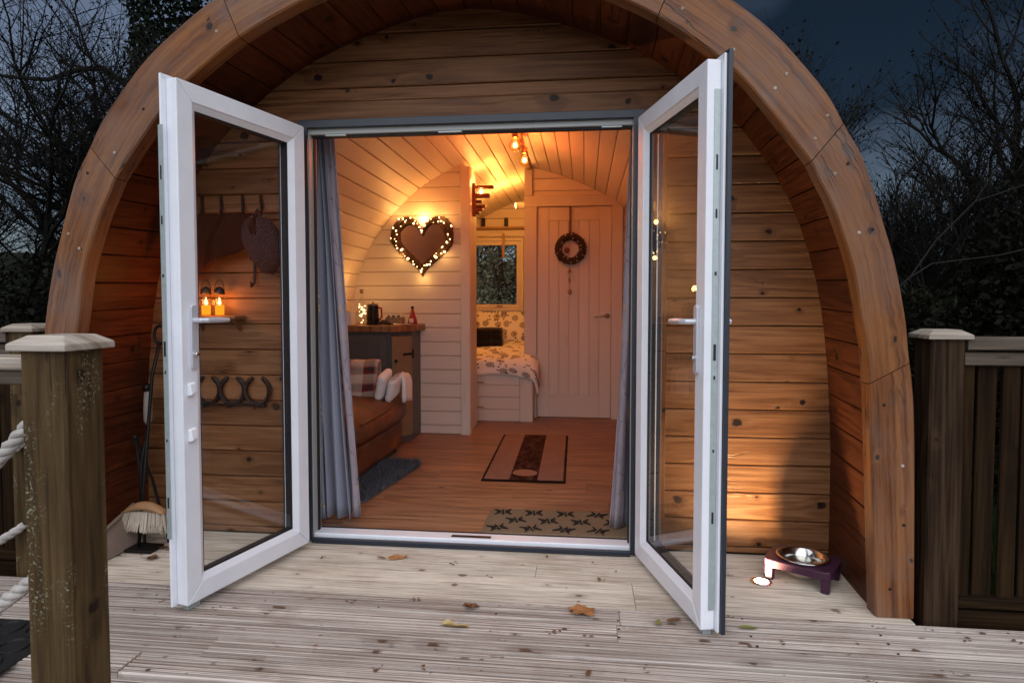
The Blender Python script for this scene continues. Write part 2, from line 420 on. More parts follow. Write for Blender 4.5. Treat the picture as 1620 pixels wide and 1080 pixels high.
    v = t.voro(t.scaled(t.uv(), (26, 15, 0)), 1.0, 'DISTANCE_TO_EDGE', dim='2D')
    ed = t.ramp(v.outputs['Distance'], [(0.05, 1.0), (0.12, 0.0)])
    g = t.noise(t.scaled(t.uv(), (3, 2, 0)), 3.0, 3, dim='2D')
    gold = t.math('MULTIPLY', ed, t.ramp(g, [(0.52, 0.0), (0.60, 1.0)]))
    col = t.mix(gold, (0.19, 0.205, 0.25), (0.70, 0.48, 0.22))
    t.bsdf(col, t.math('MULTIPLY_ADD', gold, -0.5, 0.85), None, t.math('MULTIPLY', gold, 0.8))
    MATS['curtain_foil'] = t.m
    # long rug: pale, brown, pale stripes
    t = NT('stripe_rug')
    sep = t.n('ShaderNodeSeparateXYZ'); t.l(t.uv(), sep.inputs[0])
    u = t.math('ADD', sep.outputs[0], t.math('MULTIPLY', t.math('SUBTRACT', t.noise(t.uv(), 30, 3, dim='2D'), 0.5), 0.02))
    base = t.ramp(u, [(0.0, (0.012, 0.005, 0.005)), (0.035, (0.26, 0.155, 0.12)), (0.335, (0.035, 0.010, 0.007)), (0.66, (0.035, 0.010, 0.007)), (0.665, (0.26, 0.155, 0.12)), (0.965, (0.012, 0.005, 0.005))])
    base.node.color_ramp.interpolation = 'CONSTANT'
    n1 = t.noise(t.uv(), 9.0, 5, 0.7, dim='2D')
    col = t.mix(t.ramp(n1, [(0.4, 0.0), (0.75, 0.7)]), base, t.mix(0.25, base, (0.45, 0.28, 0.20)))
    # one pale leaf shape woven into the brown strip
    dx = t.math('DIVIDE', t.math('SUBTRACT', sep.outputs[0], 0.50), 0.15)
    dy = t.math('DIVIDE', t.math('SUBTRACT', sep.outputs[1], 0.13), 0.055)
    r2 = t.math('ADD', t.math('MULTIPLY', dx, dx), t.math('MULTIPLY', dy, dy))
    col = t.mix(t.math('LESS_THAN', r2, 1.0), col, (0.34, 0.19, 0.125))
    ev = t.math('MAXIMUM', t.math('LESS_THAN', sep.outputs[1], 0.02), t.math('GREATER_THAN', sep.outputs[1], 0.98))
    col = t.mix(ev, col, (0.02, 0.008, 0.006))
    t.bsdf(col, 0.95, t.bump(t.noise(t.obj(), 240, 3), 0.8, 0.006), spec=0.06)
    MATS['stripe_rug'] = t.m
    # door mat: tan coir
    t = NT('coir')
    col = t.mix(t.noise(t.obj(), 120, 3, 0.7), (0.13, 0.09, 0.055), (0.34, 0.25, 0.16))
    t.bsdf(col, 0.95, t.bump(t.noise(t.obj(), 300, 3), 0.8, 0.006), spec=0.06)
    MATS['coir'] = t.m
    # knitted bag
    t = NT('knit_bag')
    w = t.n('ShaderNodeTexWave', bands_direction='DIAGONAL'); t.l(t.uv(), w.inputs['Vector'])
    w.inputs['Scale'].default_value = 22; w.inputs['Distortion'].default_value = 5; w.inputs['Detail'].default_value = 3
    col = t.ramp(w.outputs['Fac'], [(0.45, (0.020, 0.005, 0.006)), (0.70, (0.045, 0.012, 0.015)), (0.92, (0.20, 0.13, 0.14))])
    t.bsdf(col, 0.95, t.bump(w.outputs['Fac'], 0.8, 0.01), spec=0.06)
    MATS['knit_bag'] = t.m
    # ground
    t = NT('grass_ground')
    a = t.noise(t.pos(), 0.5, 5, 0.6); b = t.noise(t.pos(), 18.0, 5, 0.7)
    col = t.mix(a, (0.006, 0.010, 0.005), (0.014, 0.019, 0.009))
    col = t.mix(t.math('MULTIPLY', b, 0.6), col, (0.012, 0.010, 0.007))
    t.bsdf(col, 0.95, t.bump(b, 0.9, 0.05), spec=0.05)
    MATS['grass_ground'] = t.m
    # deck leaf
    for nm, c1, c2 in (('leaf_tan', (0.42, 0.20, 0.075), (0.26, 0.10, 0.035)), ('leaf_brown', (0.10, 0.045, 0.02), (0.20, 0.09, 0.035)),
                       ('leaf_yellow', (0.50, 0.40, 0.18), (0.36, 0.22, 0.08)), ('leaf_green', (0.16, 0.20, 0.05), (0.26, 0.22, 0.05))):
        t = NT(nm)
        n1 = t.noise(t.obj(), 40.0, 5, 0.7)
        t.bsdf(t.mix(t.ramp(n1, [(0.4, 0.0), (0.65, 1.0)]), c1, c2), 0.6, t.bump(n1, 0.5, 0.004))
        MATS[nm] = t.m
special_materials()

# ------------------------------------------------------------------ mesh helpers
WT = {}                                    # world translation of every empty / parent

class MB:
    def __init__(s):
        s.v, s.f, s.uv = [], [], []
    def face(s, idx, uvs=None):
        s.f.append(tuple(idx))
        s.uv.append(uvs if uvs else [(s.v[i][0], s.v[i][1] + s.v[i][2]) for i in idx])
    def add(s, pts):
        n = len(s.v); s.v.extend([tuple(p) for p in pts]); return n
    def extrude(s, sec, p0, p1, ea, eb, caps=True):
        """section [(a, b)] swept from p0 to p1; u runs along the sweep"""
        p0, p1, ea, eb = Vector(p0), Vector(p1), Vector(ea), Vector(eb)
        L = (p1 - p0).length; m = len(sec)
        n0 = s.add([p0 + ea * a + eb * b for a, b in sec]); n1 = s.add([p1 + ea * a + eb * b for a, b in sec])
        per = [0.0]
        for i in range(m):
            a, b = sec[i], sec[(i + 1) % m]
            per.append(per[-1] + math.hypot(a[0] - b[0], a[1] - b[1]))
        for i in range(m):
            j = (i + 1) % m
            s.face((n0 + i, n0 + j, n1 + j, n1 + i), [(0, per[i]), (0, per[i + 1]), (L, per[i + 1]), (L, per[i])])
        if caps:
            s.face([n0 + i for i in reversed(range(m))], [(sec[i][0] * 0.15, sec[i][1]) for i in reversed(range(m))])
            s.face([n1 + i for i in range(m)], [(sec[i][0] * 0.15, sec[i][1]) for i in range(m)])
        return s
    def box(s, c, size, ch=0.0, M=None, grain=0):
        """box centred at c; chamfered along the grain axis (0 x, 1 y, 2 z)"""
        hx = [d / 2 for d in size]
        ax = [Vector((1, 0, 0)), Vector((0, 1, 0)), Vector((0, 0, 1))]
        if M is not None:
            ax = [M @ a for a in ax]
        c = Vector(c)
        g, a, b = grain, (grain + 1) % 3, (grain + 2) % 3
        sec = rect(hx[a], hx[b], ch)
        return s.extrude(sec, c - ax[g] * hx[g], c + ax[g] * hx[g], ax[a], ax[b])
    def tube(s, path, rad, n=6, caps=True):
        path = [Vector(p) for p in path]
        if isinstance(rad, (int, float)): rad = [rad] * len(path)
        prev = None; rings = []; L = 0
        up = Vector((0.13, 0.31, 0.94))
        for i, p in enumerate(path):
            d = (path[min(i + 1, len(path) - 1)] - path[max(i - 1, 0)])
            d = d.normalized() if d.length > 1e-9 else Vector((0, 0, 1))
            if prev is None:
                a = d.cross(up)
                if a.length < 1e-3: a = d.cross(Vector((1, 0, 0)))
            else:
                a = prev - d * prev.dot(d)
                if a.length < 1e-6: a = d.cross(up)
            a.normalize(); b = d.cross(a); prev = a
            if i: L += (p - path[i - 1]).length
            k = s.add([p + (a * math.cos(2 * math.pi * j / n) + b * math.sin(2 * math.pi * j / n)) * rad[i] for j in range(n)])
            rings.append((k, L))
        for i in range(len(rings) - 1):
            (k0, l0), (k1, l1) = rings[i], rings[i + 1]
            r = rad[i] * 6.28
            for j in range(n):
                j2 = (j + 1) % n
                s.face((k0 + j, k0 + j2, k1 + j2, k1 + j), [(l0, r * j / n), (l0, r * (j + 1) / n), (l1, r * (j + 1) / n), (l1, r * j / n)])
        if caps:
            s.face([rings[0][0] + j for j in reversed(range(n))]); s.face([rings[-1][0] + j for j in range(n)])
        return s
    def lathe(s, prof, c=(0, 0, 0), n=20, M=None):
        """profile [(r, z)] turned about z"""
        c = Vector(c); rings = []
        for r, z in prof:
            pts = []
            for j in range(n):
                p = Vector((r * math.cos(2 * math.pi * j / n), r * math.sin(2 * math.pi * j / n), z))
                if M is not None: p = M @ p
                pts.append(c + p)
            rings.append(s.add(pts))
        for i in range(len(rings) - 1):
            for j in range(n):
                j2 = (j + 1) % n
                s.face((rings[i] + j, rings[i] + j2, rings[i + 1] + j2, rings[i + 1] + j))
        if prof[0][0] > 1e-4: s.face([rings[0] + j for j in reversed(range(n))])
        if prof[-1][0] > 1e-4: s.face([rings[-1] + j for j in range(n)])
        return s
    def ball(s, c, r, nu=10, nv=6):
        if isinstance(r, (int, float)): r = (r, r, r)
        c = Vector(c); rows = []
        for i in range(nv + 1):
            th = math.pi * i / nv
            rr = max(math.sin(th), 1e-3)
            rows.append(s.add([(c.x + r[0] * rr * math.cos(2 * math.pi * j / nu), c.y + r[1] * rr * math.sin(2 * math.pi * j / nu), c.z + r[2] * math.cos(th)) for j in range(nu)]))
        for i in range(nv):
            for j in range(nu):
                j2 = (j + 1) % nu
                s.face((rows[i] + j, rows[i + 1] + j, rows[i + 1] + j2, rows[i] + j2))
        return s
    def grid(s, fn, nu, nv, su=1.0, sv=1.0, flip=False):
        k = s.add([fn(i / nu, j / nv) for j in range(nv + 1) for i in range(nu + 1)])
        for j in range(nv):
            for i in range(nu):
                a = k + j * (nu + 1) + i
                q = (a, a + 1, a + nu + 2, a + nu + 1)
                uvq = [(i / nu * su, j / nv * sv), ((i + 1) / nu * su, j / nv * sv), ((i + 1) / nu * su, (j + 1) / nv * sv), (i / nu * su, (j + 1) / nv * sv)]
                if flip: q, uvq = q[::-1], uvq[::-1]
                s.face(q, uvq)
        return s
    def prism(s, poly, z0, z1, M=None, c=(0, 0, 0)):
        """polygon [(x, y)] raised from z0 to z1"""
        M = M or Matrix.Identity(3)
        c = Vector(c)
        return s.extrude(poly, c + M @ Vector((0, 0, z0)), c + M @ Vector((0, 0, z1)), M @ Vector((1, 0, 0)), M @ Vector((0, 1, 0)))
    def build(s, name, mat, parent=None, smooth=False, mesh_only=False, solid=0.0, subsurf=0, bevel=0.0):
        me = bpy.data.meshes.new(name)
        me.from_pydata(s.v, [], s.f)
        ul = me.uv_layers.new(name='UVMap')
        flat = [c for q in s.uv for p in q for c in p]
        ul.data.foreach_set('uv', flat)
        me.materials.append(MATS[mat])
        if smooth:
            me.polygons.foreach_set('use_smooth', [True] * len(me.polygons))
        me.update()
        if mesh_only: return me
        o = link(name, me, parent)
        if solid:
            md = o.modifiers.new('thickness', 'SOLIDIFY'); md.thickness = solid; md.offset = 0
        if bevel:
            md = o.modifiers.new('edge', 'BEVEL'); md.width = bevel; md.segments = 2; md.limit_method = 'ANGLE'
        if subsurf:
            md = o.modifiers.new('smooth', 'SUBSURF'); md.levels = subsurf; md.render_levels = subsurf
        return o

def rect(a, b, ch=0.0):
    if ch <= 0: return [(-a, -b), (a, -b), (a, b), (-a, b)]
    return [(-a + ch, -b), (a - ch, -b), (a, -b + ch), (a, b - ch), (a - ch, b), (-a + ch, b), (-a, b - ch), (-a, -b + ch)]

def link(name, data, parent=None, M=None):
    o = bpy.data.objects.new(name, data)
    COL.objects.link(o)
    M = M or Matrix.Identity(4)
    if parent is not None:
        o.parent = parent
        o.matrix_local = Matrix.Translation(-WT.get(parent.name, Vector())) @ M
        WT[o.name] = M.to_translation()
    else:
        o.matrix_local = M
        WT[o.name] = M.to_translation()
    return o

def thing(name, label, cat, loc=(0, 0, 0), group=None):
    o = link(name, None, None, Matrix.Translation(Vector(loc)))
    o.empty_display_size = 0.1
    return tag(o, label, cat, group)

def tag(o, label, cat, group=None, kind=None):
    o['label'] = label; o['category'] = cat
    if group: o['group'] = group
    if kind: o['kind'] = kind
    return o

def part(name, parent):
    return link(name, None, parent)

def lamp(name, loc, watts, color, radius, parent):
    d = bpy.data.lights.new(name, 'POINT')
    d.energy = watts; d.color = color; d.shadow_soft_size = radius
    return link(name, d, parent, Matrix.Translation(Vector(loc)))

rng = random.Random(11)
CX = -0.55                                  # the pod's middle
YF = 2.96                                   # face of the front wall
YA = 2.415                                  # face of the front arch
YB = 7.85                                   # back wall inside

def spline(pts, n=6):
    out = []
    P = [pts[0]] + pts + [pts[-1]]
    for i in range(1, len(P) - 2):
        p0, p1, p2, p3 = P[i - 1], P[i], P[i + 1], P[i + 2]
        for k in range(n):
            t = k / n
            out.append(tuple(0.5 * (2 * p1[d] + (p2[d] - p0[d]) * t + (2 * p0[d] - 5 * p1[d] + 4 * p2[d] - p3[d]) * t * t + (3 * p1[d] - p0[d] - 3 * p2[d] + p3[d]) * t ** 3) for d in (0, 1)))
    out.append(pts[-1])
    return out

PS = spline([(1.655, -0.02), (1.656, .45), (1.645, .72), (1.628, .93), (1.594, 1.186), (1.54, 1.393), (1.474, 1.579), (1.395, 1.727), (1.278, 1.895), (1.195, 1.988), (1.05, 2.11), (.9, 2.225), (.75, 2.31), (.6, 2.375), (.465, 2.424), (.3, 2.475), (.15, 2.51), (0, 2.525)])
PAI = spline([(1.62, 0), (1.595, .55), (1.572, .945), (1.548, 1.09), (1.515, 1.28), (1.445, 1.49), (1.386, 1.612), (1.357, 1.67), (1.25, 1.81), (1.124, 1.965), (1.0, 2.075), (.817, 2.205), (.595, 2.315), (.4, 2.385), (.2, 2.43), (0, 2.445)])
PAO = spline([(1.755, 0), (1.747, .42), (1.735, .78), (1.712, .976), (1.697, 1.105), (1.66, 1.29), (1.622, 1.42), (1.58, 1.56), (1.538, 1.68), (1.484, 1.775), (1.416, 1.9), (1.31, 2.035), (1.213, 2.141), (1.1, 2.235), (.945, 2.345), (.75, 2.45), (.5, 2.555), (.25, 2.63), (0, 2.66)])
PI_ = spline([(1.5, .03), (1.5, .5), (1.47, .9), (1.43, 1.232), (1.395, 1.362), (1.33, 1.546), (1.213, 1.74), (1.1, 1.885), (.9, 2.085), (.715, 2.21), (.5, 2.315), (.25, 2.41), (0, 2.475)])

def half_at(prof, z):
    if z <= prof[0][1]: return prof[0][0]
    for a, b in zip(prof, prof[1:]):
        if a[1] <= z <= b[1] and b[1] > a[1]:
            return a[0] + (b[0] - a[0]) * (z - a[1]) / (b[1] - a[1])
    return 0.0

def resample(prof, pitch):
    ln = [0]
    for a, b in zip(prof, prof[1:]): ln.append(ln[-1] + math.dist(a, b))
    n = max(1, round(ln[-1] / pitch)); out = []
    k = 0
    for i in range(n + 1):
        t = ln[-1] * i / n
        while k < len(ln) - 2 and ln[k + 1] < t: k += 1
        u = (t - ln[k]) / max(1e-9, ln[k + 1] - ln[k])
        out.append((prof[k][0] + (prof[k + 1][0] - prof[k][0]) * u, prof[k][1] + (prof[k + 1][1] - prof[k][1]) * u))
    return out

def flat_board(name, z0, z1, xl, xr, y, thick, mat, parent, gap=0.0018, ch=0.0045, face=-1):
    """upright board facing -Y whose ends follow xl(z), xr(z)"""
    z0, z1 = z0 + gap, z1 - gap
    n = 4
    if max(xr(z) - xl(z) for z in (z0, (z0 + z1) / 2, z1)) < 0.02: return None
    def ring(yy, ins):
        zs = [z0 + ins + (z1 - z0 - 2 * ins) * i / n for i in range(n + 1)]
        return [(xr(z) if xr(z) > xl(z) else (xl(z) + xr(z)) / 2, yy, z) for z in zs] + [(xl(z) if xr(z) > xl(z) else (xl(z) + xr(z)) / 2 - 1e-4, yy, z) for z in reversed(zs)]
    mb = MB(); rings = [mb.add(ring(y, ch)), mb.add(ring(y - face * ch, 0)), mb.add(ring(y - face * thick, 0))]
    m = 2 * (n + 1)
    uv = lambda i: (mb.v[i][0], mb.v[i][2])
    q = [rings[0] + i for i in range(m)]
    mb.face(q, [uv(i) for i in q])
    q = [rings[2] + i for i in reversed(range(m))]
    mb.face(q, [uv(i) for i in q])
    for a, b in zip(rings, rings[1:]):
        for i in range(m):
            j = (i + 1) % m
            q = (a + i, b + i, b + j, a + j)
            mb.face(q, [(uv(k)[0], uv(k)[1] + mb.v[k][1]) for k in q])
    return mb.build(name, mat, parent)

def arc_board(name, a, b, y0, y1, thick, mat, parent, out=1, gap=0.0012, ch=0.004):
    """board along Y between two points (x, z) of a curved lining; thickness goes outwards"""
    a, b = Vector((a[0], 0, a[1])), Vector((b[0], 0, b[1]))
    e = (b - a); L = e.length; e.normalize()
    nrm = Vector((-e.z, 0, e.x)) * out
    mid = (a + b) / 2
    hw = L / 2 - gap
    sec = [(-hw, ch), (-hw + ch, 0), (hw - ch, 0), (hw, ch), (hw, thick), (-hw, thick)]
    mb = MB(); mb.extrude(sec, (mid.x, y0, mid.z), (mid.x, y1, mid.z), e, nrm)
    return mb.build(name, mat, parent)

# ================================================================== SETTING: ground, deck
def build_ground():
    mb = MB()
    def f(u, v):
        x = -90 + 180 * u; y = -40 + 180 * v
        r = math.hypot(x, y - 4)
        h = -0.42 + 0.05 * noise.noise(Vector((x * .3, y * .3, 0)))
        if r > 14: h += (r - 14) * 0.02 + 0.0009 * (r - 14) ** 2 * (0.6 + 0.4 * noise.noise(Vector((x * .03, y * .03, 2))))
        return (x, y, min(h, 9))
    mb.grid(f, 90, 90, 180, 180)
    o = mb.build('ground', 'grass_ground', smooth=True)
    o['kind'] = 'structure'
build_ground()

def build_deck():
    deck = link('deck', None); deck['kind'] = 'structure'
    X0, X1 = -2.62, 3.4
    # joists and the rim under the boards
    mb = MB()
    for x in [X0 + 0.05 + i * 0.45 for i in range(14)]:
        mb.box((x, 0.86, -0.10), (0.045, 3.02, 0.12), grain=1)
    mb.box(((X0 + X1) / 2, -0.66, -0.11), (X1 - X0, 0.03, 0.2)); mb.box((X0 + 0.012, 0.86, -0.13), (0.03, 3.02, 0.22), grain=1)
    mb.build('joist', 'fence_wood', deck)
    W, T = 0.1205, 0.030
    # grooved section: ridges 17 mm apart
    nr = 6; hw = W / 2 - 0.0032; p = 2 * hw / nr
    sec = [(-hw, -T), (hw, -T)]
    top = []
    for i in range(nr):
        a = -hw + i * p
        top += [(a + 0.0024, -0.010 if i else -0.006), (a + 0.0038, -0.0012), (a + 0.0052, 0.0), (a + p - 0.0052, 0.0), (a + p - 0.0038, -0.0012), (a + p - 0.0024, -0.010 if i < nr - 1 else -0.006)]
    sec = sec + list(reversed(top))
    y = 2.372 - W / 2
    row = 0
    while y > -0.6:
        cuts = [X0, X1]
        if row % 3 != 2: cuts = [X0, [0.135, 0.12, -1.35, 1.9][row % 4] if row < 2 else rng.uniform(-1.6, 2.2), X1]
        for a, b in zip(cuts, cuts[1:]):
            mb = MB(); dz = rng.uniform(-0.0015, 0.0015)
            mb.extrude(sec, (a + 0.001, y, dz), (b - 0.001, y, dz), (0, 1, 0), (0, 0, 1))
            # a slight bow along the length comes from a tiny tilt
            o = mb.build('board', 'deck_grooved', deck)
            o.rotation_euler = (rng.uniform(-.004, .004), 0, 0)
        y -= W; row += 1
    # the strip along the threshold is laid reeded side up
    W2 = 0.1185; hw = W2 / 2 - 0.0018; nr = 14; p = 2 * hw / nr
    sec2 = [(-hw, -T), (hw, -T)]; top = []
    for i in range(nr):
        a = -hw + i * p
        top += [(a + 0.0006, -0.0026 if i else -0.003), (a + 0.0028, 0.0), (a + p - 0.0028, 0.0), (a + p - 0.0006, -0.0026 if i < nr - 1 else -0.003)]
    sec2 = sec2 + list(reversed(top))
    y = 2.374 + W2 / 2
    while y < 3.0:
        cuts = [-2.28, rng.choice([-0.95, 0.62, 0.2, -0.2]), 1.19]
        for a, b in zip(cuts, cuts[1:]):
            mb = MB(); mb.extrude(sec2, (a + 0.001, y, -0.0005), (b - 0.001, y, -0.0005), (0, 1, 0), (0, 0, 1))
            mb.build('board', 'deck_smooth', deck)
        y += W2
    mb = MB()
    for x in [X0 + 0.05 + i * 0.45 for i in range(14)]:
        yy = 2.372 - W / 2
        while yy > 0.6:
            for d in (-0.03, 0.03): mb.lathe([(0.0045, -0.0012), (0.0045, 0.0006), (0.0018, 0.0002)], (x + rng.uniform(-.006, .006), yy + d + rng.uniform(-.003, .003), 0.0006), 8)
            yy -= W
    o = mb.build('screw_heads', 'dark_metal', deck); o['kind'] = 'stuff'
build_deck()

# ================================================================== THE POD
pod = thing('camping_pod', 'arched timber camping pod with its white double doors standing open', 'cabin', (CX, 5.0, 0.0))

def build_arch():
    """front arch in seven jointed timbers; the grain follows each timber"""
    N = 140
    full = [(1, i) for i in range(N + 1)]
    I = resample(PAI, math.dist((0, 0), (1, 0)) * 0.02); O = resample(PAO, 0.02)
    n = 120
    I = [I[round(i * (len(I) - 1) / n)] for i in range(n + 1)]; O = [O[round(i * (len(O) - 1) / n)] for i in range(n + 1)]
    # joints: fraction of the half curve
    def frac(prof, z): return min(range(n + 1), key=lambda i: abs(prof[i][1] - z))
    j = [0, frac(I, 0.86), frac(I, 1.66), min(range(n + 1), key=lambda i: abs(I[i][0] - 0.83)), n]
    segs = []
    for sgn in (-1, 1):
        for a, b in zip(j[:3], j[1:4]): segs.append([(sgn, k) for k in range(a, b + 1)])
    segs.append([(-1, k) for k in range(j[3], n + 1)] + [(1, k) for k in range(n - 1, j[3] - 1, -1)])
    D = 0.07
    for sg in segs:
        mb = MB(); L = 0; prev = None; rows = []
        cnt = len(sg)
        for q, (sx, k) in enumerate(sg):
            i0, o0 = I[k], O[k]
            pi = Vector((CX + sx * i0[0], 0, i0[1])); po = Vector((CX + sx * o0[0], 0, o0[1]))
            mid = (pi + po) / 2
            if prev is not None: L += (mid - prev).length
            prev = mid
            w = (po - pi).length; e = (po - pi).normalized()
            c = 0.006
            shift = Vector()
            if q in (0, cnt - 1):           # open each joint by a hair
                nb = sg[1] if q == 0 else sg[-2]
                nbm = Vector((CX + nb[0] * (I[nb[1]][0] + O[nb[1]][0]) / 2, 0, (I[nb[1]][1] + O[nb[1]][1]) / 2))
                if mid.z > 0.05: shift = (nbm - mid).normalized() * 0.0016
            pts = [pi + e * c, pi + e * (w - c), po, po, pi, pi]
            ys = [YA, YA, YA + c, YA + D, YA + D, YA + c]
            rows.append((mb.add([(p.x + shift.x, y, p.z + shift.z) for p, y in zip(pts, ys)]), L, w))
        vv = lambda w: [0, w, w + 0.01, w + 0.01 + D, w + 0.3, w + 0.3 + D]
        for (k0, l0, w0), (k1, l1, w1) in zip(rows, rows[1:]):
            a0, a1 = vv(w0), vv(w1)
            vmap0 = [0.0, w0, w0 + .006, w0 + .156, -.15, -.006]; vmap1 = [0.0, w1, w1 + .006, w1 + .156, -.15, -.006]
            for i in range(6):
                i2 = (i + 1) % 6
                e0, e1 = vmap0[i], vmap0[i2]
                if i == 5: e1 = 0.0
                mb.face((k0 + i, k0 + i2, k1 + i2, k1 + i), [(l0, e0), (l0, e1), (l1, e1 if i == 5 else vmap1[i2]), (l1, vmap1[i])])
        mb.face([rows[0][0] + i for i in range(6)]); mb.face([rows[-1][0] + i for i in reversed(range(6))])
        o = mb.build('arch_timber', 'arch_wood', pod)
        import bmesh
        bm = bmesh.new(); bm.from_mesh(o.data); bmesh.ops.recalc_face_normals(bm, faces=bm.faces); bm.to_mesh(o.data); bm.free()
        for f in (0.10, 0.36, 0.63, 0.91):
            for w in (0.33, 0.68):
                sx, k = sg[int(f * (cnt - 1))]
                px = CX + sx * (I[k][0] * (1 - w) + O[k][0] * w) + rng.uniform(-.008, .008); pz = I[k][1] * (1 - w) + O[k][1] * w + rng.uniform(-.02, .02)
                if rng.random() < 0.45: continue
                pm = MB(); pm.lathe([(0.0062, 0.0), (0.0062, 0.0024), (0.004, 0.003)], (px, YA + 0.001, pz), 10, Matrix.Rotation(R(90), 3, 'X'))
                pm.build('screw_plug', rng.choice(['cap_wood', 'cap_wood', 'dark_gap']), o)
build_arch()

def both(prof):
    return [(-h, z) for h, z in prof] + [(h, z) for h, z in reversed(prof[:-1])]

def build_shell():
    # roof shell behind the arch
    prof = both([(h - 0.025, z - 0.025 if z > 0.5 else z) for h, z in resample(PAO, 0.05)])
    roof = part('roof', pod)
    mb = MB()
    for (a, b) in zip(prof, prof[1:]):
        k = mb.add([(CX + a[0], YA + 0.068, a[1]), (CX + b[0], YA + 0.068, b[1]), (CX + b[0], YB + 0.25, b[1]), (CX + a[0], YB + 0.25, a[1])])
        mb.face((k, k + 1, k + 2, k + 3))
    mb.build('roof_skin', 'roof_felt', roof)
    # soffit boards under the overhang
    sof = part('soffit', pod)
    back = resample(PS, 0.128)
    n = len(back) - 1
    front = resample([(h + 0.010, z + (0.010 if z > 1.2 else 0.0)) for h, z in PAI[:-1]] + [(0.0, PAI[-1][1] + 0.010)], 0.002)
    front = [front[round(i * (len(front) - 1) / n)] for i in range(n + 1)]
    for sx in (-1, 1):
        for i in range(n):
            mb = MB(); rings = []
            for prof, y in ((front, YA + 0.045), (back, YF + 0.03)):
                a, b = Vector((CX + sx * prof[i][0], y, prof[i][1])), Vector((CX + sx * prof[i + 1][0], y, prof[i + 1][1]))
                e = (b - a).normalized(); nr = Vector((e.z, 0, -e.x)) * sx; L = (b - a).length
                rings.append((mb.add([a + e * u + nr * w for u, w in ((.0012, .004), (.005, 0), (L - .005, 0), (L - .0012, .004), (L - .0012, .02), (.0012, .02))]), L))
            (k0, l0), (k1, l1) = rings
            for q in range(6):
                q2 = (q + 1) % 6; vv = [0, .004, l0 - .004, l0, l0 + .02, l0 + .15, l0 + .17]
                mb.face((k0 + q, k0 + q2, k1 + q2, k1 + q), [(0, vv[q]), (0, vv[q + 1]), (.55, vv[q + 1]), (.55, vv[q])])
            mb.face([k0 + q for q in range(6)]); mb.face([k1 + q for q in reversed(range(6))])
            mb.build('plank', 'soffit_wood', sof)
    # interior lining: lengthwise painted boards
    lin = part('interior_lining', pod)
    half = resample(PI_, 0.116)
    for sx in (-1, 1):
        for a, b in zip(half, half[1:]):
            arc_board('plank', (CX + sx * a[0], a[1]), (CX + sx * b[0], b[1]), YF + 0.10, YB, 0.018, 'white_boards', lin, out=-sx, gap=0.0018, ch=0.005)
build_shell()

OXL, OXR, OZT = -1.345, 0.262, 2.010           # opening in the front wall
def build_front_wall():
    fw = part('front_wall', pod)
    # dark sheathing behind the boards, with the opening left out
    mb = MB()
    h = lambda z: half_at(PS, z)
    zs = [0.0 + 2.52 * i / 40 for i in range(41)]
    for za, zb in zip(zs, zs[1:]):
        spans = [(-1, 1)] if za >= OZT - 0.01 else [(-1, 0), (0, 1)]
        for sp in spans:
            la, lb = (CX - h(za), CX - h(zb)) if sp[0] == -1 else (OXR, OXR)
            ra, rb = (CX + h(za), CX + h(zb)) if sp[1] == 1 else (OXL, OXL)
            for y in (YF + 0.021, YF + 0.095):
                k = mb.add([(la, y, za), (ra, y, za), (rb, y, zb), (lb, y, zb)]); mb.face((k, k + 1, k + 2, k + 3))
    mb.build('sheathing', 'dark_gap', fw)
    zz = [0.004] + [0.033 + 0.127 * k for k in range(16)]
    zz = [z for z in zz if z < 1.96] + [2.012]
    xlw = lambda z: CX - half_at(PS, z) + 0.001
    xrw = lambda z: CX + half_at(PS, z) - 0.001
    for a, b in zip(zz, zz[1:]):
        flat_board('plank', a, b, xlw, lambda z: OXL - 0.112, YF, 0.02, 'wall_wood', fw)
        flat_board('plank', a, b, lambda z: OXR + 0.112, xrw, YF, 0.02, 'wall_wood', fw)
    flat_board('header_board', 2.012, 2.112, xlw, xrw, YF - 0.014, 0.034, 'wall_wood', fw, ch=0.003)
    for a, b in zip([2.112, 2.178, 2.302, 2.427], [2.178, 2.302, 2.427, 2.525]):
        flat_board('plank', a, b, xlw, xrw, YF, 0.02, 'wall_wood', fw)
    for x in (OXL - 0.056, OXR + 0.056):
        mb = MB(); mb.box((x, YF - 0.002, 1.008), (0.11, 0.044, 2.0), 0.004, grain=2); mb.build('door_trim', 'wall_wood', fw)
    # inside face of the front wall
    for sx in (-1, 1):
        for k in range(20):
            za, zb = 0.03 + k * 0.12, min(0.15 + k * 0.12, 2.46)
            if za > 2.44: break
            xl = (lambda z: CX - half_at(PI_, z)) if sx < 0 else (lambda z: OXR + 0.01 if z < 2.02 else CX)
            xr = (lambda z: OXL - 0.01 if z < 2.02 else CX) if sx < 0 else (lambda z: CX + half_at(PI_, z))
            if za < 2.02 < zb: continue
            flat_board('lining_plank', za, zb, xl, xr, YF + 0.115, 0.014, 'white_boards', fw, face=1)
build_front_wall()

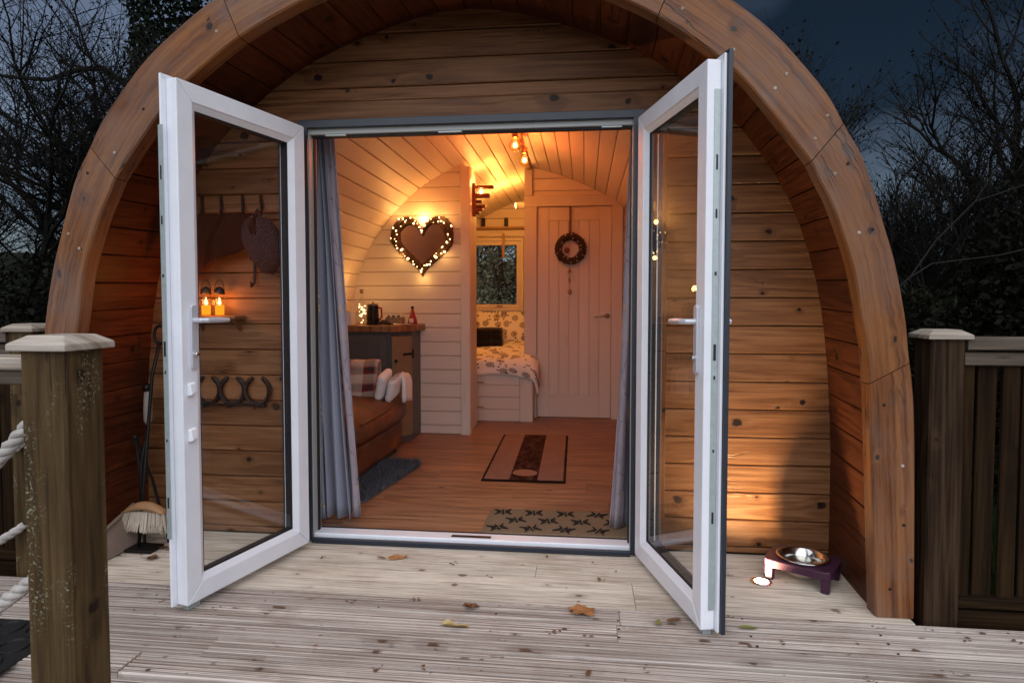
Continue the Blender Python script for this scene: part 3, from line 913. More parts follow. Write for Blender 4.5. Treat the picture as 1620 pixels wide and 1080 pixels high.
def build_frame():
    fr = part('door_frame', pod)
    y0, y1 = YF - 0.085, YF + 0.02
    yc, d = (y0 + y1) / 2, y1 - y0
    # jambs: dark outside, grey rebate, black gasket
    for s, x in ((1, OXL), (-1, OXR)):
        mb = MB(); mb.box((x + s * 0.025, yc + 0.01, 1.0), (0.05, d - 0.02, 1.99), 0.002, grain=2); mb.build('jamb', 'upvc_grey', fr)
        mb = MB(); mb.box((x + s * 0.024, y0 + 0.006, 1.0), (0.048, 0.010, 1.985), grain=2); mb.build('jamb_cladding', 'anthracite', fr)
        mb = MB(); mb.box((x + s * 0.0535, yc + 0.02, 1.0), (0.006, 0.02, 1.96), grain=2); mb.build('gasket', 'gasket', fr)
    w = OXR - OXL
    xm = (OXL + OXR) / 2
    mb = MB(); mb.box((xm, y0 + 0.012, 1.990), (w, 0.024, 0.036), 0.002); mb.build('head_cladding', 'anthracite', fr)
    mb = MB(); mb.box((xm, yc + 0.012, 1.962), (w - 0.1, d - 0.03, 0.03), 0.002); mb.build('head', 'upvc_grey', fr)
    mb = MB(); mb.box((xm, yc + 0.01, 1.9425), (w - 0.1, 0.03, 0.008)); mb.build('gasket', 'gasket', fr)
    for x, l in ((-0.62, 0.11), (-1.17, 0.10), (0.12, 0.09)):
        mb = MB(); mb.box((x, yc - 0.012, 1.944), (l, 0.018, 0.008), 0.001); mb.build('latch_plate', 'galvanised', fr)
    # sill: white threshold, dark front
    mb = MB(); mb.box((xm, yc + 0.015, 0.020), (w - 0.1, d - 0.02, 0.036), 0.004); mb.build('threshold', 'upvc_white', fr)
    mb = MB(); mb.box((xm, y0 - 0.002, 0.014), (w - 0.1, 0.020, 0.024), 0.003); mb.build('threshold_cladding', 'anthracite', fr)
    mb = MB(); mb.box((xm, YF + 0.025, 0.034), (w - 0.1, 0.014, 0.012)); mb.build('gasket', 'gasket', fr)
    mb = MB(); mb.box((-0.53, yc + 0.006, 0.0395), (0.19, 0.022, 0.003)); mb.build('drain_slot', 'dark_metal', fr)
build_frame()

def build_door(hinge, free, side, z0=0.03, z1=1.958):
    """glazed sash; local x from hinge to free edge, y from the inner face outwards"""
    H, E = Vector((*hinge, 0)), Vector((*free, 0))
    ex = (E - H).normalized(); L = (E - H).length
    ey = Vector((-ex.y, ex.x, 0)) * side            # away from the inner face
    ez = Vector((0, 0, 1))
    T, Wd = 0.062, 0.088
    def pt(x, y, z): return H + ex * x + ey * y + ez * z
    def bar(mb, corners0, corners1, y0, y1, ch=0.004):
        # prism between two outline quads given in (x, z), with a chamfered inner face
        a = [pt(x, y0 + ch, z) for x, z in corners0]
        cx_ = sum(c[0] for c in corners0) / 4; cz_ = sum(c[1] for c in corners0) / 4
        b = [pt(x, y1, z) for x, z in corners1]
        def ins(c):
            dx, dz = (1 if c[0] < cx_ else -1), (1 if c[1] < cz_ else -1)
            return (c[0] + dx * ch, c[1] + dz * ch)
        t_ = [pt(*(lambda q: (q[0], y0, q[1]))(ins(c))) for c in corners0]
        k = mb.add(t_ + a + b); n = 4
        mb.face([k + i for i in range(4)]); mb.face([k + 8 + i for i in reversed(range(4))])
        for r in (0, 4):
            for i in range(4):
                j = (i + 1) % 4
                mb.face((k + r + i, k + r + 4 + i, k + r + 4 + j, k + r + j))
    def ring(mb, xa, xb, za, zb, w, y0, y1, ch=0.003, g=0.0005):
        qs = [[(xa, za + g), (xa + w - g, za + w + g), (xa + w - g, zb - w - g), (xa, zb - g)],
              [(xb, za + g), (xb, zb - g), (xb - w + g, zb - w - g), (xb - w + g, za + w + g)],
              [(xa + g, za), (xb - g, za), (xb - w - g, za + w - g), (xa + w + g, za + w - g)],
              [(xa + g, zb), (xa + w + g, zb - w + g), (xb - w - g, zb - w + g), (xb - g, zb)]]
        for q in qs:
            k = mb.add([pt(x, y0, z) for x, z in q] + [pt(x, y1, z) for x, z in q])
            mb.face([k + i for i in range(4)]); mb.face([k + 4 + i for i in reversed(range(4))])
            for i in range(4):
                j = (i + 1) % 4
                mb.face((k + i, k + 4 + i, k + 4 + j, k + j))
    def fix(o, bev=0.0):
        import bmesh
        bm = bmesh.new(); bm.from_mesh(o.data); bmesh.ops.recalc_face_normals(bm, faces=bm.faces); bm.to_mesh(o.data); bm.free()
        if bev:
            md = o.modifiers.new('edge', 'BEVEL'); md.width = bev; md.segments = 2; md.limit_method = 'ANGLE'
        return o
    mb = MB(); ring(mb, 0, L, z0, z1, Wd - 0.018, 0.0, T - 0.012)
    door = fix(mb.build('door', 'upvc_white', pod), 0.0035)
    # sloping glazing bead
    mb = MB(); a, b = Wd - 0.018, Wd + 0.004
    for (x0_, x1_, zz0, zz1, w) in ((0, 0, 0, 0, 0),):
        outer = [(a, z0 + a), (L - a, z0 + a), (L - a, z1 - a), (a, z1 - a)]
        inner = [(b, z0 + b), (L - b, z0 + b), (L - b, z1 - b), (b, z1 - b)]
        k = mb.add([pt(x, 0.003, z) for x, z in outer] + [pt(x, 0.017, z) for x, z in inner] + [pt(x, 0.026, z) for x, z in inner] + [pt(x, 0.026, z) for x, z in outer])
        for r in (0, 4, 8):
            for i in range(4):
                j = (i + 1) % 4
                mb.face((k + r + i, k + r + j, k + r + 4 + j, k + r + 4 + i))
    fix(mb.build('glazing_bead', 'upvc_white', door))
    g = b - 0.004
    mb = MB(); ring(mb, g, L - g, z0 + g, z1 - g, 0.010, 0.019, 0.052); fix(mb.build('glass_gasket', 'gasket', door))
    mb = MB(); mb.box((0, 0, 0), (1, 1, 1))
    q = MB(); q.v = [tuple(pt(g + 0.004 + (x + .5) * (L - 2 * g - .008), 0.023 + (y + .5) * 0.024, z0 + g + .004 + (z + .5) * (z1 - z0 - 2 * g - .008))) for x, y, z in mb.v]; q.f = mb.f; q.uv = mb.uv
    fix(q.build('glass', 'door_glass', door))
    # sash step and the dark outer cladding with its overlap
    mb = MB(); ring(mb, 0.002, L + (0.018 if side > 0 else 0.021), z0 - 0.003, z1 + 0.016, Wd + 0.004, T - 0.0115, T - 0.002); fix(mb.build('sash_flange', 'upvc_white', door), 0.002)
    mb = MB(); ring(mb, 0.0, L + (0.030 if side > 0 else 0.012), z0 - 0.006, z1 + (0.026 if side > 0 else 0.012), Wd + 0.008, T - 0.0015, T + (0.014 if side > 0 else 0.006)); fix(mb.build('outer_cladding', 'anthracite', door), 0.002)
    # lock strip on the free edge
    zs0, zs1 = (0.285, 1.79) if side < 0 else (0.10, 1.86)
    mb = MB(); mb.box(pt(L + (0.0225 if side < 0 else 0.0015), (T - 0.008) if side < 0 else 0.036, (zs0 + zs1) / 2), (0.004, 0.020, zs1 - zs0), M=Matrix((ex, ey, ez)).transposed(), grain=2)
    strip = fix(mb.build('lock_strip', 'galvanised', door))
    for zc, hh, w in ((1.62, 0.05, 0.006), (1.25, 0.012, 0.007), (0.985, 0.055, 0.009), (0.90, 0.012, 0.006), (0.42, 0.04, 0.007), (1.45, 0.03, 0.006), (0.65, 0.01, 0.006)):
        mb = MB(); mb.box(pt(L + (0.0248 if side < 0 else 0.0036), (T - 0.008) if side < 0 else 0.036, zc), (0.002, w, hh), M=Matrix((ex, ey, ez)).transposed(), grain=2)
        fix(mb.build('keep_slot', 'gasket', door))
    if side < 0:                                   # packers on the left leaf's face
        pass
    for zc in ((0.835, 0.665) if side < 0 else ()):
        mb = MB(); k = mb.add([pt(L - 0.018, -0.001, zc - .026), pt(L - 0.052, -0.001, zc - .016), pt(L - 0.052, -0.001, zc + .026), pt(L - 0.018, -0.001, zc + .022),
                               pt(L - 0.022, -0.022, zc - .020), pt(L - 0.048, -0.018, zc - .012), pt(L - 0.048, -0.012, zc + .020), pt(L - 0.022, -0.014, zc + .018)])
        for f in ((3, 2, 1, 0), (4, 5, 6, 7), (0, 1, 5, 4), (1, 2, 6, 5), (2, 3, 7, 6), (3, 0, 4, 7)): mb.face([k + i for i in f])
        fix(mb.build('catch_block', 'upvc_white', door), 0.002)
    # lever handle with its back plate, both faces
    hz = 1.088
    xh = L - 0.050
    for fy, tname in ((-1, 'handle'), (1, 'handle')):
        yb = 0.0 if fy < 0 else T + 0.010
        mb = MB()
        pl = [(0.014 * math.cos(a), 0.105 * (1 if math.sin(a) > 0 else -1) + 0.014 * math.sin(a)) for a in [2 * math.pi * i / 20 for i in range(20)]]
        Mx = Matrix((ex, ez, ey * fy)).transposed()
        mb.prism(pl, 0.0, 0.011, Mx, pt(xh, yb, hz - 0.062))
        p0 = pt(xh, yb + fy * 0.008, hz); p1 = pt(xh, yb + fy * 0.045, hz); p2 = pt(xh - 0.018, yb + fy * 0.052, hz)
        p3 = pt(xh - 0.07, yb + fy * 0.052, hz); p4 = pt(xh - 0.122, yb + fy * 0.050, hz - 0.001)
        mb.tube([p0, p1, p2, p3, p4], [0.010, 0.0095, 0.0105, 0.0110, 0.0085], 10)
        h_ = fix(mb.build(tname, 'satin_handle', door), 0.002)
    mb = MB(); mb.lathe([(0.0085, 0), (0.0085, 0.014), (0.006, 0.016)], pt(xh, -0.008, hz - 0.125), 12, Matrix((ex, ez, ey * -1)).transposed() if True else None)
    fix(mb.build('key_cylinder', 'steel', door))
    # drop bolt foot under the free corner
    mb = MB(); mb.box(pt(L - 0.05, 0.035, 0.012), (0.05, 0.03, 0.022), 0.002, M=Matrix((ex, ey, ez)).transposed()); fix(mb.build('drop_bolt', 'galvanised', door))
    # hinges
    for zc in (0.25, 1.0, 1.75):
        mb = MB(); mb.tube([pt(-0.012, T + 0.012, zc - 0.045), pt(-0.012, T + 0.012, zc + 0.045)], 0.009, 10); fix(mb.build('hinge', 'anthracite', door))
    return door
left_door = build_door((-1.277, 2.803), (-1.453, 2.143), -1)
right_door = build_door((0.230, 2.831), (0.402, 2.183), 1)
left_door['label'] = 'open white glazed door leaf on the left with handle and lock strip'
right_door['label'] = 'open white glazed door leaf on the right with dark outer edge'

# ------------------------------------------------------------------ pod interior shell
YP, YW, ZF = 5.30, 6.19, 0.030
WARM = (1.0, 0.20, 0.045)

def build_interior():
    fl = part('floor', pod)
    mb = MB(); mb.box((CX, (YF + YB) / 2 + 0.03, 0.012), (3.0, YB - YF - 0.06, 0.012)); mb.build('underlay', 'dark_gap', fl)
    y = YF + 0.035; r = 0
    while y < YB - 0.02:
        x = CX - 1.49 - rng.uniform(0, 1.0)
        while x < CX + 1.49:
            a, b = max(x, CX - 1.49), min(x + 1.28, CX + 1.49)
            if b - a > 0.03:
                mb = MB(); mb.extrude(rect(0.094, 0.005, 0.0012), (a + .0006, y + 0.095, ZF - 0.005), (b - .0006, y + 0.095, ZF - 0.005), (0, 1, 0), (0, 0, 1))
                mb.build('floorboard', 'laminate', fl)
            x += 1.28
        y += 0.19
    # partition on the left with its end post
    pa = part('partition_wall', pod)
    zz = [ZF + 0.115 * 0] + [ZF + 0.075 + 0.1195 * k for k in range(20)]
    xl = lambda z: CX - half_at(PI_, z) - 0.004
    for a, b in zip(zz, zz[1:]):
        if a > 2.30: break
        flat_board('plank', a, min(b, 2.33), xl, lambda z: max(-1.04, CX - half_at(PI_, z)), YP, 0.02, 'white_boards', pa, gap=0.0018, ch=0.005)
    mb = MB(); mb.box((-1.0, YP + 0.03, 1.165), (0.082, 0.10, 2.27), 0.004, grain=2); mb.build('end_post', 'cream_paint', pa)
    mb = MB(); mb.box((-1.52, YP + 0.05, 1.0), (1.0, 0.04, 1.9), grain=2); mb.build('wall_core', 'cream_paint', pa)
    mb = MB(); mb.box((-1.012, YP + 0.28, 1.165), (0.05, 0.38, 2.27), grain=2); mb.build('return_wall', 'cream_paint', pa)
    # wall with the inner door
    wb = part('bathroom_wall', pod)
    xr = lambda z: CX + half_at(PI_, z) + 0.004
    zz = [ZF] + [ZF + 0.06 + 0.1195 * k for k in range(21)]
    for a, b in zip(zz, zz[1:]):
        if a > 2.46: break
        lo = (lambda z: 0.372) if a < 2.17 else (lambda z: -0.50)
        if a < 2.17 < b:
            flat_board('plank', a, 2.18, lambda z: 0.372, xr, YW, 0.02, 'white_boards', wb, gap=0.0018, ch=0.005)
            flat_board('plank', 2.19, max(b, 2.22), lambda z: -0.50, xr, YW, 0.02, 'white_boards', wb, gap=0.0018, ch=0.005)
            continue
        flat_board('plank', a, min(b, 2.465), lo, xr, YW, 0.02, 'white_boards', wb, gap=0.0018, ch=0.005)
    for nm, c, s in (('door_post', (-0.52, YW - 0.004, 1.10), (0.122, 0.05, 2.14)), ('door_post', (0.314, YW - 0.004, 1.10), (0.106, 0.05, 2.14)),
                     ('upper_post', (-0.542, YW - 0.004, 2.325), (0.078, 0.05, 0.26))):
        mb = MB(); mb.box(c, s, 0.004, grain=2); mb.build(nm, 'cream_paint', wb)
    mb = MB(); mb.box((-0.107, YW - 0.008, 2.140), (0.948, 0.05, 0.105), 0.004); mb.build('door_head', 'cream_paint', wb)
    mb = MB(); mb.box((-0.55, (YW + YB) / 2 + 0.02, 1.23), (0.05, YB - YW - 0.04, 2.4), grain=1); mb.build('side_wall', 'cream_paint', wb)
    # plank-faced inner door
    d = part('inner_door', pod)
    x0, x1, z0, z1 = -0.456, 0.259, ZF + 0.006, 2.085
    mb = MB(); mb.box(((x0 + x1) / 2, YW + 0.03, (z0 + z1) / 2), (x1 - x0, 0.03, z1 - z0), grain=2); mb.build('door_core', 'cream_paint', d)
    st = 0.112
    for x in (x0 + st / 2, x1 - st / 2):
        mb = MB(); mb.box((x, YW + 0.008, (z0 + z1) / 2), (st, 0.016, z1 - z0), 0.003, grain=2); mb.build('stile', 'cream_paint', d)
    for zc, h in ((z1 - 0.065, 0.13), (z0 + 0.11, 0.22)):
        mb = MB(); mb.box(((x0 + x1) / 2, YW + 0.008, zc), (x1 - x0 - 2 * st - 0.001, 0.016, h), 0.003); mb.build('rail', 'cream_paint', d)
    n = 5; w = (x1 - x0 - 2 * st) / n
    for i in range(n):
        mb = MB(); mb.box((x0 + st + w * (i + .5), YW + 0.012, (z0 + 0.22 + z1 - 0.13) / 2), (w - 0.004, 0.012, z1 - z0 - 0.35), 0.004, grain=2); mb.build('panel_board', 'cream_paint', d)
    mb = MB(); mb.lathe([(0.024, 0), (0.024, 0.008), (0.010, 0.012), (0.010, 0.045)], (0.222, YW, 1.03), 14, Matrix.Rotation(R(90), 3, 'X'))
    mb.tube([(0.222, YW - 0.042, 1.03), (0.16, YW - 0.046, 1.027), (0.095, YW - 0.046, 1.02)], [0.009, 0.008, 0.006], 8)
    mb.build('handle', 'steel', d, smooth=True)
    # back wall with the bedroom window
    bw = part('back_wall', pod)
    wx0, wx1, wz0, wz1 = -1.46, -0.745, 1.055, 1.955
    zz = [0.40 + 0.12 * k for k in range(19)]
    for a, b in zip(zz, zz[1:]):
        if a > 2.44: break
        b = min(b, 2.46)
        xL = lambda z: CX - half_at(PI_, z); xR = lambda z: CX + half_at(PI_, z)
        if b <= wz0 + 0.03 or a >= wz1 - 0.03:
            flat_board('plank', a, b, xL, xR, YB - 0.03, 0.02, 'white_boards', bw)
        else:
            flat_board('plank', a, b, xL, lambda z: wx0 + 0.03, YB - 0.03, 0.02, 'white_boards', bw)
            flat_board('plank', a, b, lambda z: wx1 - 0.03, xR, YB - 0.03, 0.02, 'white_boards', bw)
    mb = MB()
    hs = [0.0 + 2.47 * i / 40 for i in range(41)]
    for za, zb in zip(hs, hs[1:]):
        ha, hb = half_at(PI_, za), half_at(PI_, zb)
        for (la, lb, ra, rb) in ([(CX - ha, CX - hb, CX + ha, CX + hb)] if zb < wz0 + .03 or za > wz1 - .03 else [(CX - ha, CX - hb, wx0 + .03, wx0 + .03), (wx1 - .03, wx1 - .03, CX + ha, CX + hb)]):
            k = mb.add([(la, YB + 0.06, za), (ra, YB + 0.06, za), (rb, YB + 0.06, zb), (lb, YB + 0.06, zb)]); mb.face((k, k + 1, k + 2, k + 3))
    mb.build('outer_skin', 'wall_wood', bw)
    win = part('window', pod)
    yw = YB - 0.04
    def frame(x0, x1, z0, z1, w, y, d, nm, mat):
        for c, s, g in ((((x0 + x1) / 2, y, z0 + w / 2), (x1 - x0 - 2 * w, d, w), 0), (((x0 + x1) / 2, y, z1 - w / 2), (x1 - x0 - 2 * w, d, w), 0),
                        ((x0 + w / 2, y, (z0 + z1) / 2), (w, d, z1 - z0), 2), ((x1 - w / 2, y, (z0 + z1) / 2), (w, d, z1 - z0), 2)):
            mb = MB(); mb.box(c, s, 0.004, grain=g); mb.build(nm, mat, win)
    frame(wx0, wx1, wz0, wz1, 0.035, yw, 0.09, 'window_frame', 'cream_paint')
    frame(wx0 + 0.037, wx1 - 0.037, wz0 + 0.037, wz1 - 0.037, 0.048, yw + 0.005, 0.06, 'window_sash', 'cream_paint')
    mb = MB(); mb.box(((wx0 + wx1) / 2, yw + 0.012, (wz0 + wz1) / 2), (wx1 - wx0 - 0.15, 0.012, wz1 - wz0 - 0.15)); mb.build('pane', 'window_glass', win)
    mb = MB(); mb.tube([(-1.06, yw - 0.03, 1.118), (-1.06, yw - 0.05, 1.118), (-1.0, yw - 0.052, 1.118)], 0.008, 6); mb.box((-1.06, yw - 0.03, 1.118), (0.035, 0.012, 0.022)); mb.build('window_handle', 'brass', win)
    # ridge strip along the ceiling
    mb = MB(); mb.box((CX + 0.015, (YF + YB) / 2 + 0.1, 2.452), (0.045, YB - YF - 0.1, 0.02), 0.003, grain=1); mb.build('ridge_strip', 'tan_wood', pod)
build_interior()

# ------------------------------------------------------------------ furniture and things inside
def ceiling_lamp():
    x = CX + 0.045
    t = thing('ceiling_lamp', 'ceiling bar lamp with two glowing amber globe bulbs', 'lamp', (x, 4.7, 2.44))
    mb = MB(); mb.box((x, 4.72, 2.425), (0.05, 0.75, 0.022), 0.004, grain=1); mb.build('bar', 'tan_wood', t)
    for (bx, by, bz) in ((-0.490, 4.50, 2.268), (-0.462, 4.92, 2.256)):
        mb = MB(); mb.tube([(x, by, 2.42), (x * .5 + bx * .5, by + .01, 2.39), (bx, by, 2.36)], 0.008, 8); mb.build('arm', 'brass', t, smooth=True)
        mb = MB(); mb.lathe([(0.010, 0.10), (0.021, 0.095), (0.022, 0.055), (0.015, 0.05)], (bx, by, bz), 14); mb.build('socket', 'brass', t, smooth=True)
        mb = MB(); mb.lathe([(0.015, 0.056), (0.022, 0.042), (0.038, 0.022), (0.045, 0.0), (0.042, -0.018), (0.030, -0.036), (0.012, -0.045), (0.001, -0.046)], (bx, by, bz), 18); g = mb.build('bulb', 'bulb_glass', t, smooth=True)
        mb = MB(); mb.ball((bx, by, bz), (0.013, 0.013, 0.017), 10, 6); f = mb.build('filament', 'filament', t)
        lamp('bulb_light', (bx, by, bz), 3.1, WARM, 0.035, t)
ceiling_lamp()

def slat_lamp():
    t = thing('slat_wall_lamp', 'red wooden slat wall lamp shining upward beside the partition post', 'lamp', (-0.985, 5.60, 1.93))
    mb = MB(); mb.box((-0.972, 5.60, 2.07), (0.028, 0.09, 0.285), 0.003, grain=2); mb.build('backboard', 'slat_wood', t)
    for z, l, w, yy in ((2.178, 0.155, 0.022, 5.585), (2.105, 0.118, 0.030, 5.60), (2.055, 0.05, 0.02, 5.61), (2.012, 0.085, 0.020, 5.59), (1.985, 0.06, 0.018, 5.60), (1.955, 0.03, 0.02, 5.60)):
        mb = MB(); mb.box((-0.956 + l / 2, yy, z), (l, 0.075, w), 0.003); mb.build('slat', 'slat_wood', t)
    mb = MB(); mb.ball((-0.915, 5.60, 2.142), 0.016, 10, 6); mb.build('bulb', 'filament', t)
    lamp('bulb_light', (-0.90, 5.60, 2.215), 2.0, (1.0, 0.38, 0.08), 0.02, t)
slat_lamp()

def bedside_spot():
    t = thing('spot_lamp', 'small cylindrical spot lamp glowing on the bedroom ceiling', 'lamp', (-0.62, 6.6, 2.14))
    M = Matrix.Rotation(R(-90), 3, 'Y')
    mb = MB(); mb.lathe([(0.028, -0.10), (0.030, 0.0)], (-0.71, 6.6, 2.17), 14, M); mb.tube([(-0.575, 6.6, 2.20), (-0.63, 6.6, 2.17)], 0.008, 6); mb.build('shade', 'blue_white', t)
    mb = MB(); mb.lathe([(0.001, 0.006), (0.026, 0.004), (0.026, 0.001)], (-0.71, 6.6, 2.17), 12, M); mb.build('lens', 'filament', t)
    lamp('spot_light', (-0.80, 6.6, 2.17), 7.0, (1.0, 0.42, 0.08), 0.03, t)
bedside_spot()

def heart_mirror():
    y = YP - 0.02
    cx, cz = -1.365, 1.645
    t = thing('heart_mirror', 'heart-shaped twig mirror wound with glowing fairy lights on the boarded wall', 'mirror', (cx, y, 1.36))
    def hp(a, s=1.0):
        return (16 * math.sin(a) ** 3 * s, (13 * math.cos(a) - 5 * math.cos(2 * a) - 2 * math.cos(3 * a) - math.cos(4 * a)) * s)
    S = 0.0152
    tab = [hp(2 * math.pi * i / 400) for i in range(401)]
    cum = [0.0]
    for a, b in zip(tab, tab[1:]): cum.append(cum[-1] + math.dist(a, b))
    def even(a):                                   # equal steps along the outline
        d = (a / (2 * math.pi) % 1.0) * cum[-1]
        k = max(i for i in range(401) if cum[i] <= d)
        return 2 * math.pi * k / 400
    def P(a, off=0.0, dy=0.0, k=1.0):
        x, z = hp(even(a), S * k); return Vector((cx + x * 1.06, y + dy, cz + z * (1.18 if z > 0 else 1.02) + 0.01))
    n = 40
    poly = [hp(2 * math.pi * i / n, S * 0.92) for i in range(n)]
    mb = MB(); mb.extrude([(p[0] * 1.06, p[1] * (1.18 if p[1] > 0 else 1.02) + 0.01) for p in poly], (cx, y + 0.008, cz), (cx, y - 0.002, cz), (1, 0, 0), (0, 0, 1)); mb.build('mirror_glass', 'mirror_glass', t)
    mb = MB()
    r2 = random.Random(5)
    for k in range(26):
        ph, kk = r2.uniform(0, 6.28), r2.uniform(0.80, 1.04)
        fq = r2.randint(3, 7); amp = r2.uniform(0.01, 0.03)
        path = [P(2 * math.pi * i / 48, 0, -0.018 + 0.016 * math.sin(fq * i / 48 * 6.28 + ph), kk + amp * math.sin(fq * i / 48 * 6.28 + ph)) for i in range(49)]
        mb.tube(path, r2.uniform(0.006, 0.0105), 5, False)
    for k in range(70):
        a = r2.uniform(0, 6.28); p = P(a, 0, -0.02, r2.uniform(0.9, 1.06)); d = Vector((r2.uniform(-1, 1), r2.uniform(-.8, .1), r2.uniform(-1, 1))).normalized() * r2.uniform(0.015, 0.04)
        mb.tube([p - d, p + d], 0.003, 4)
    mb.build('twig_frame', 'twig', t)
    mb = MB()
    for k in range(64):
        a = 2 * math.pi * (k + r2.uniform(-.8, .8)) / 64
        p = P(a, 0, -0.036 - r2.uniform(0, .012), r2.uniform(0.82, 1.06)); rr = r2.uniform(0.003, 0.0068)
        mb.ball(p, (rr * r2.uniform(.8, 1.7), rr, rr * r2.uniform(.8, 1.7)), 6, 4)
    o = mb.build('fairy_lights', 'fairy_glow', t); o['kind'] = 'stuff'
    mb = MB(); mb.ball((cx + 0.01, y - 0.03, cz + 0.215), 0.022, 12, 8); mb.build('top_bulb', 'filament', t)
    lamp('top_light', (cx + 0.01, y - 0.075, cz + 0.235), 0.8, (1.0, 0.36, 0.06), 0.022, t)
    for a in (0.9, 2.2, 3.14, 4.1, 5.4):
        p = P(a, 0, -0.055, 1.1); lamp('fairy_light', p, 0.16, (1.0, 0.55, 0.16), 0.02, t)
heart_mirror()

def wreath():
    y = YW - 0.03
    c = Vector((-0.133, y, 1.678))
    t = thing('door_wreath', 'dark cone wreath with pale flecks hanging by a ribbon on the inner door', 'wreath', (c.x, y, 1.52))
    r2 = random.Random(9)
    mb = MB(); mb.tube([(c.x + 0.118 * math.cos(a), y, c.z + 0.118 * math.sin(a)) for a in [2 * math.pi * i / 32 for i in range(33)]], 0.033, 8, False)
    for k in range(150):
        a, b = r2.uniform(0, 6.28), r2.uniform(0, 6.28)
        p = Vector((c.x + (0.118 + 0.026 * math.cos(b)) * math.cos(a), y - abs(0.024 * math.sin(b)), c.z + (0.118 + 0.026 * math.cos(b)) * math.sin(a)))
        q = p + Vector((math.cos(a + r2.uniform(-1, 1)) * .018 * math.cos(b), -0.012 * r2.random(), math.sin(a + r2.uniform(-1, 1)) * .018 * math.cos(b)))
        mb.tube([p, q], [0.010, 0.003], 5)
    mb.build('ring', 'cone_brown', t)
    mb = MB()
    for k in range(16):
        a = 2 * math.pi * k / 16 + r2.uniform(-.15, .15); rr = r2.choice([0.096, 0.10, 0.135])
        mb.ball((c.x + rr * math.cos(a), y - 0.030, c.z + rr * math.sin(a)), 0.0065, 6, 4)
    mb.build('pale_flecks', 'wreath_white', t)
    mb = MB(); mb.ball((c.x - 0.035, y - 0.005, c.z - 0.015), (0.026, 0.014, 0.028), 10, 6); mb.build('bauble', 'slat_wood', t, smooth=True)
    mb = MB(); mb.box((c.x - 0.002, y + 0.008, 1.945), (0.022, 0.003, 0.28), grain=2); mb.box((c.x - 0.002, y + 0.002, 1.82), (0.03, 0.006, 0.025), grain=2); mb.build('ribbon', 'ribbon', t)
    mb = MB(); mb.tube([(c.x - 0.01, y + 0.005, 1.545), (c.x - 0.008, y, 1.23)], 0.0022, 5)
    mb.lathe([(0.003, 0.05), (0.008, 0.03), (0.024, 0.0), (0.001, -0.002)], (c.x - 0.009, y, 1.45), 8)
    mb.lathe([(0.003, 0.03), (0.010, 0.012), (0.010, -0.012), (0.003, -0.03)], (c.x - 0.008, y, 1.375), 8)
    mb.lathe([(0.002, 0.032), (0.020, 0.005), (0.018, -0.014), (0.001, -0.034)], (c.x - 0.006, y, 1.265), 8)
    mb.build('hanging_charm', 'tan_wood', t)
wreath()

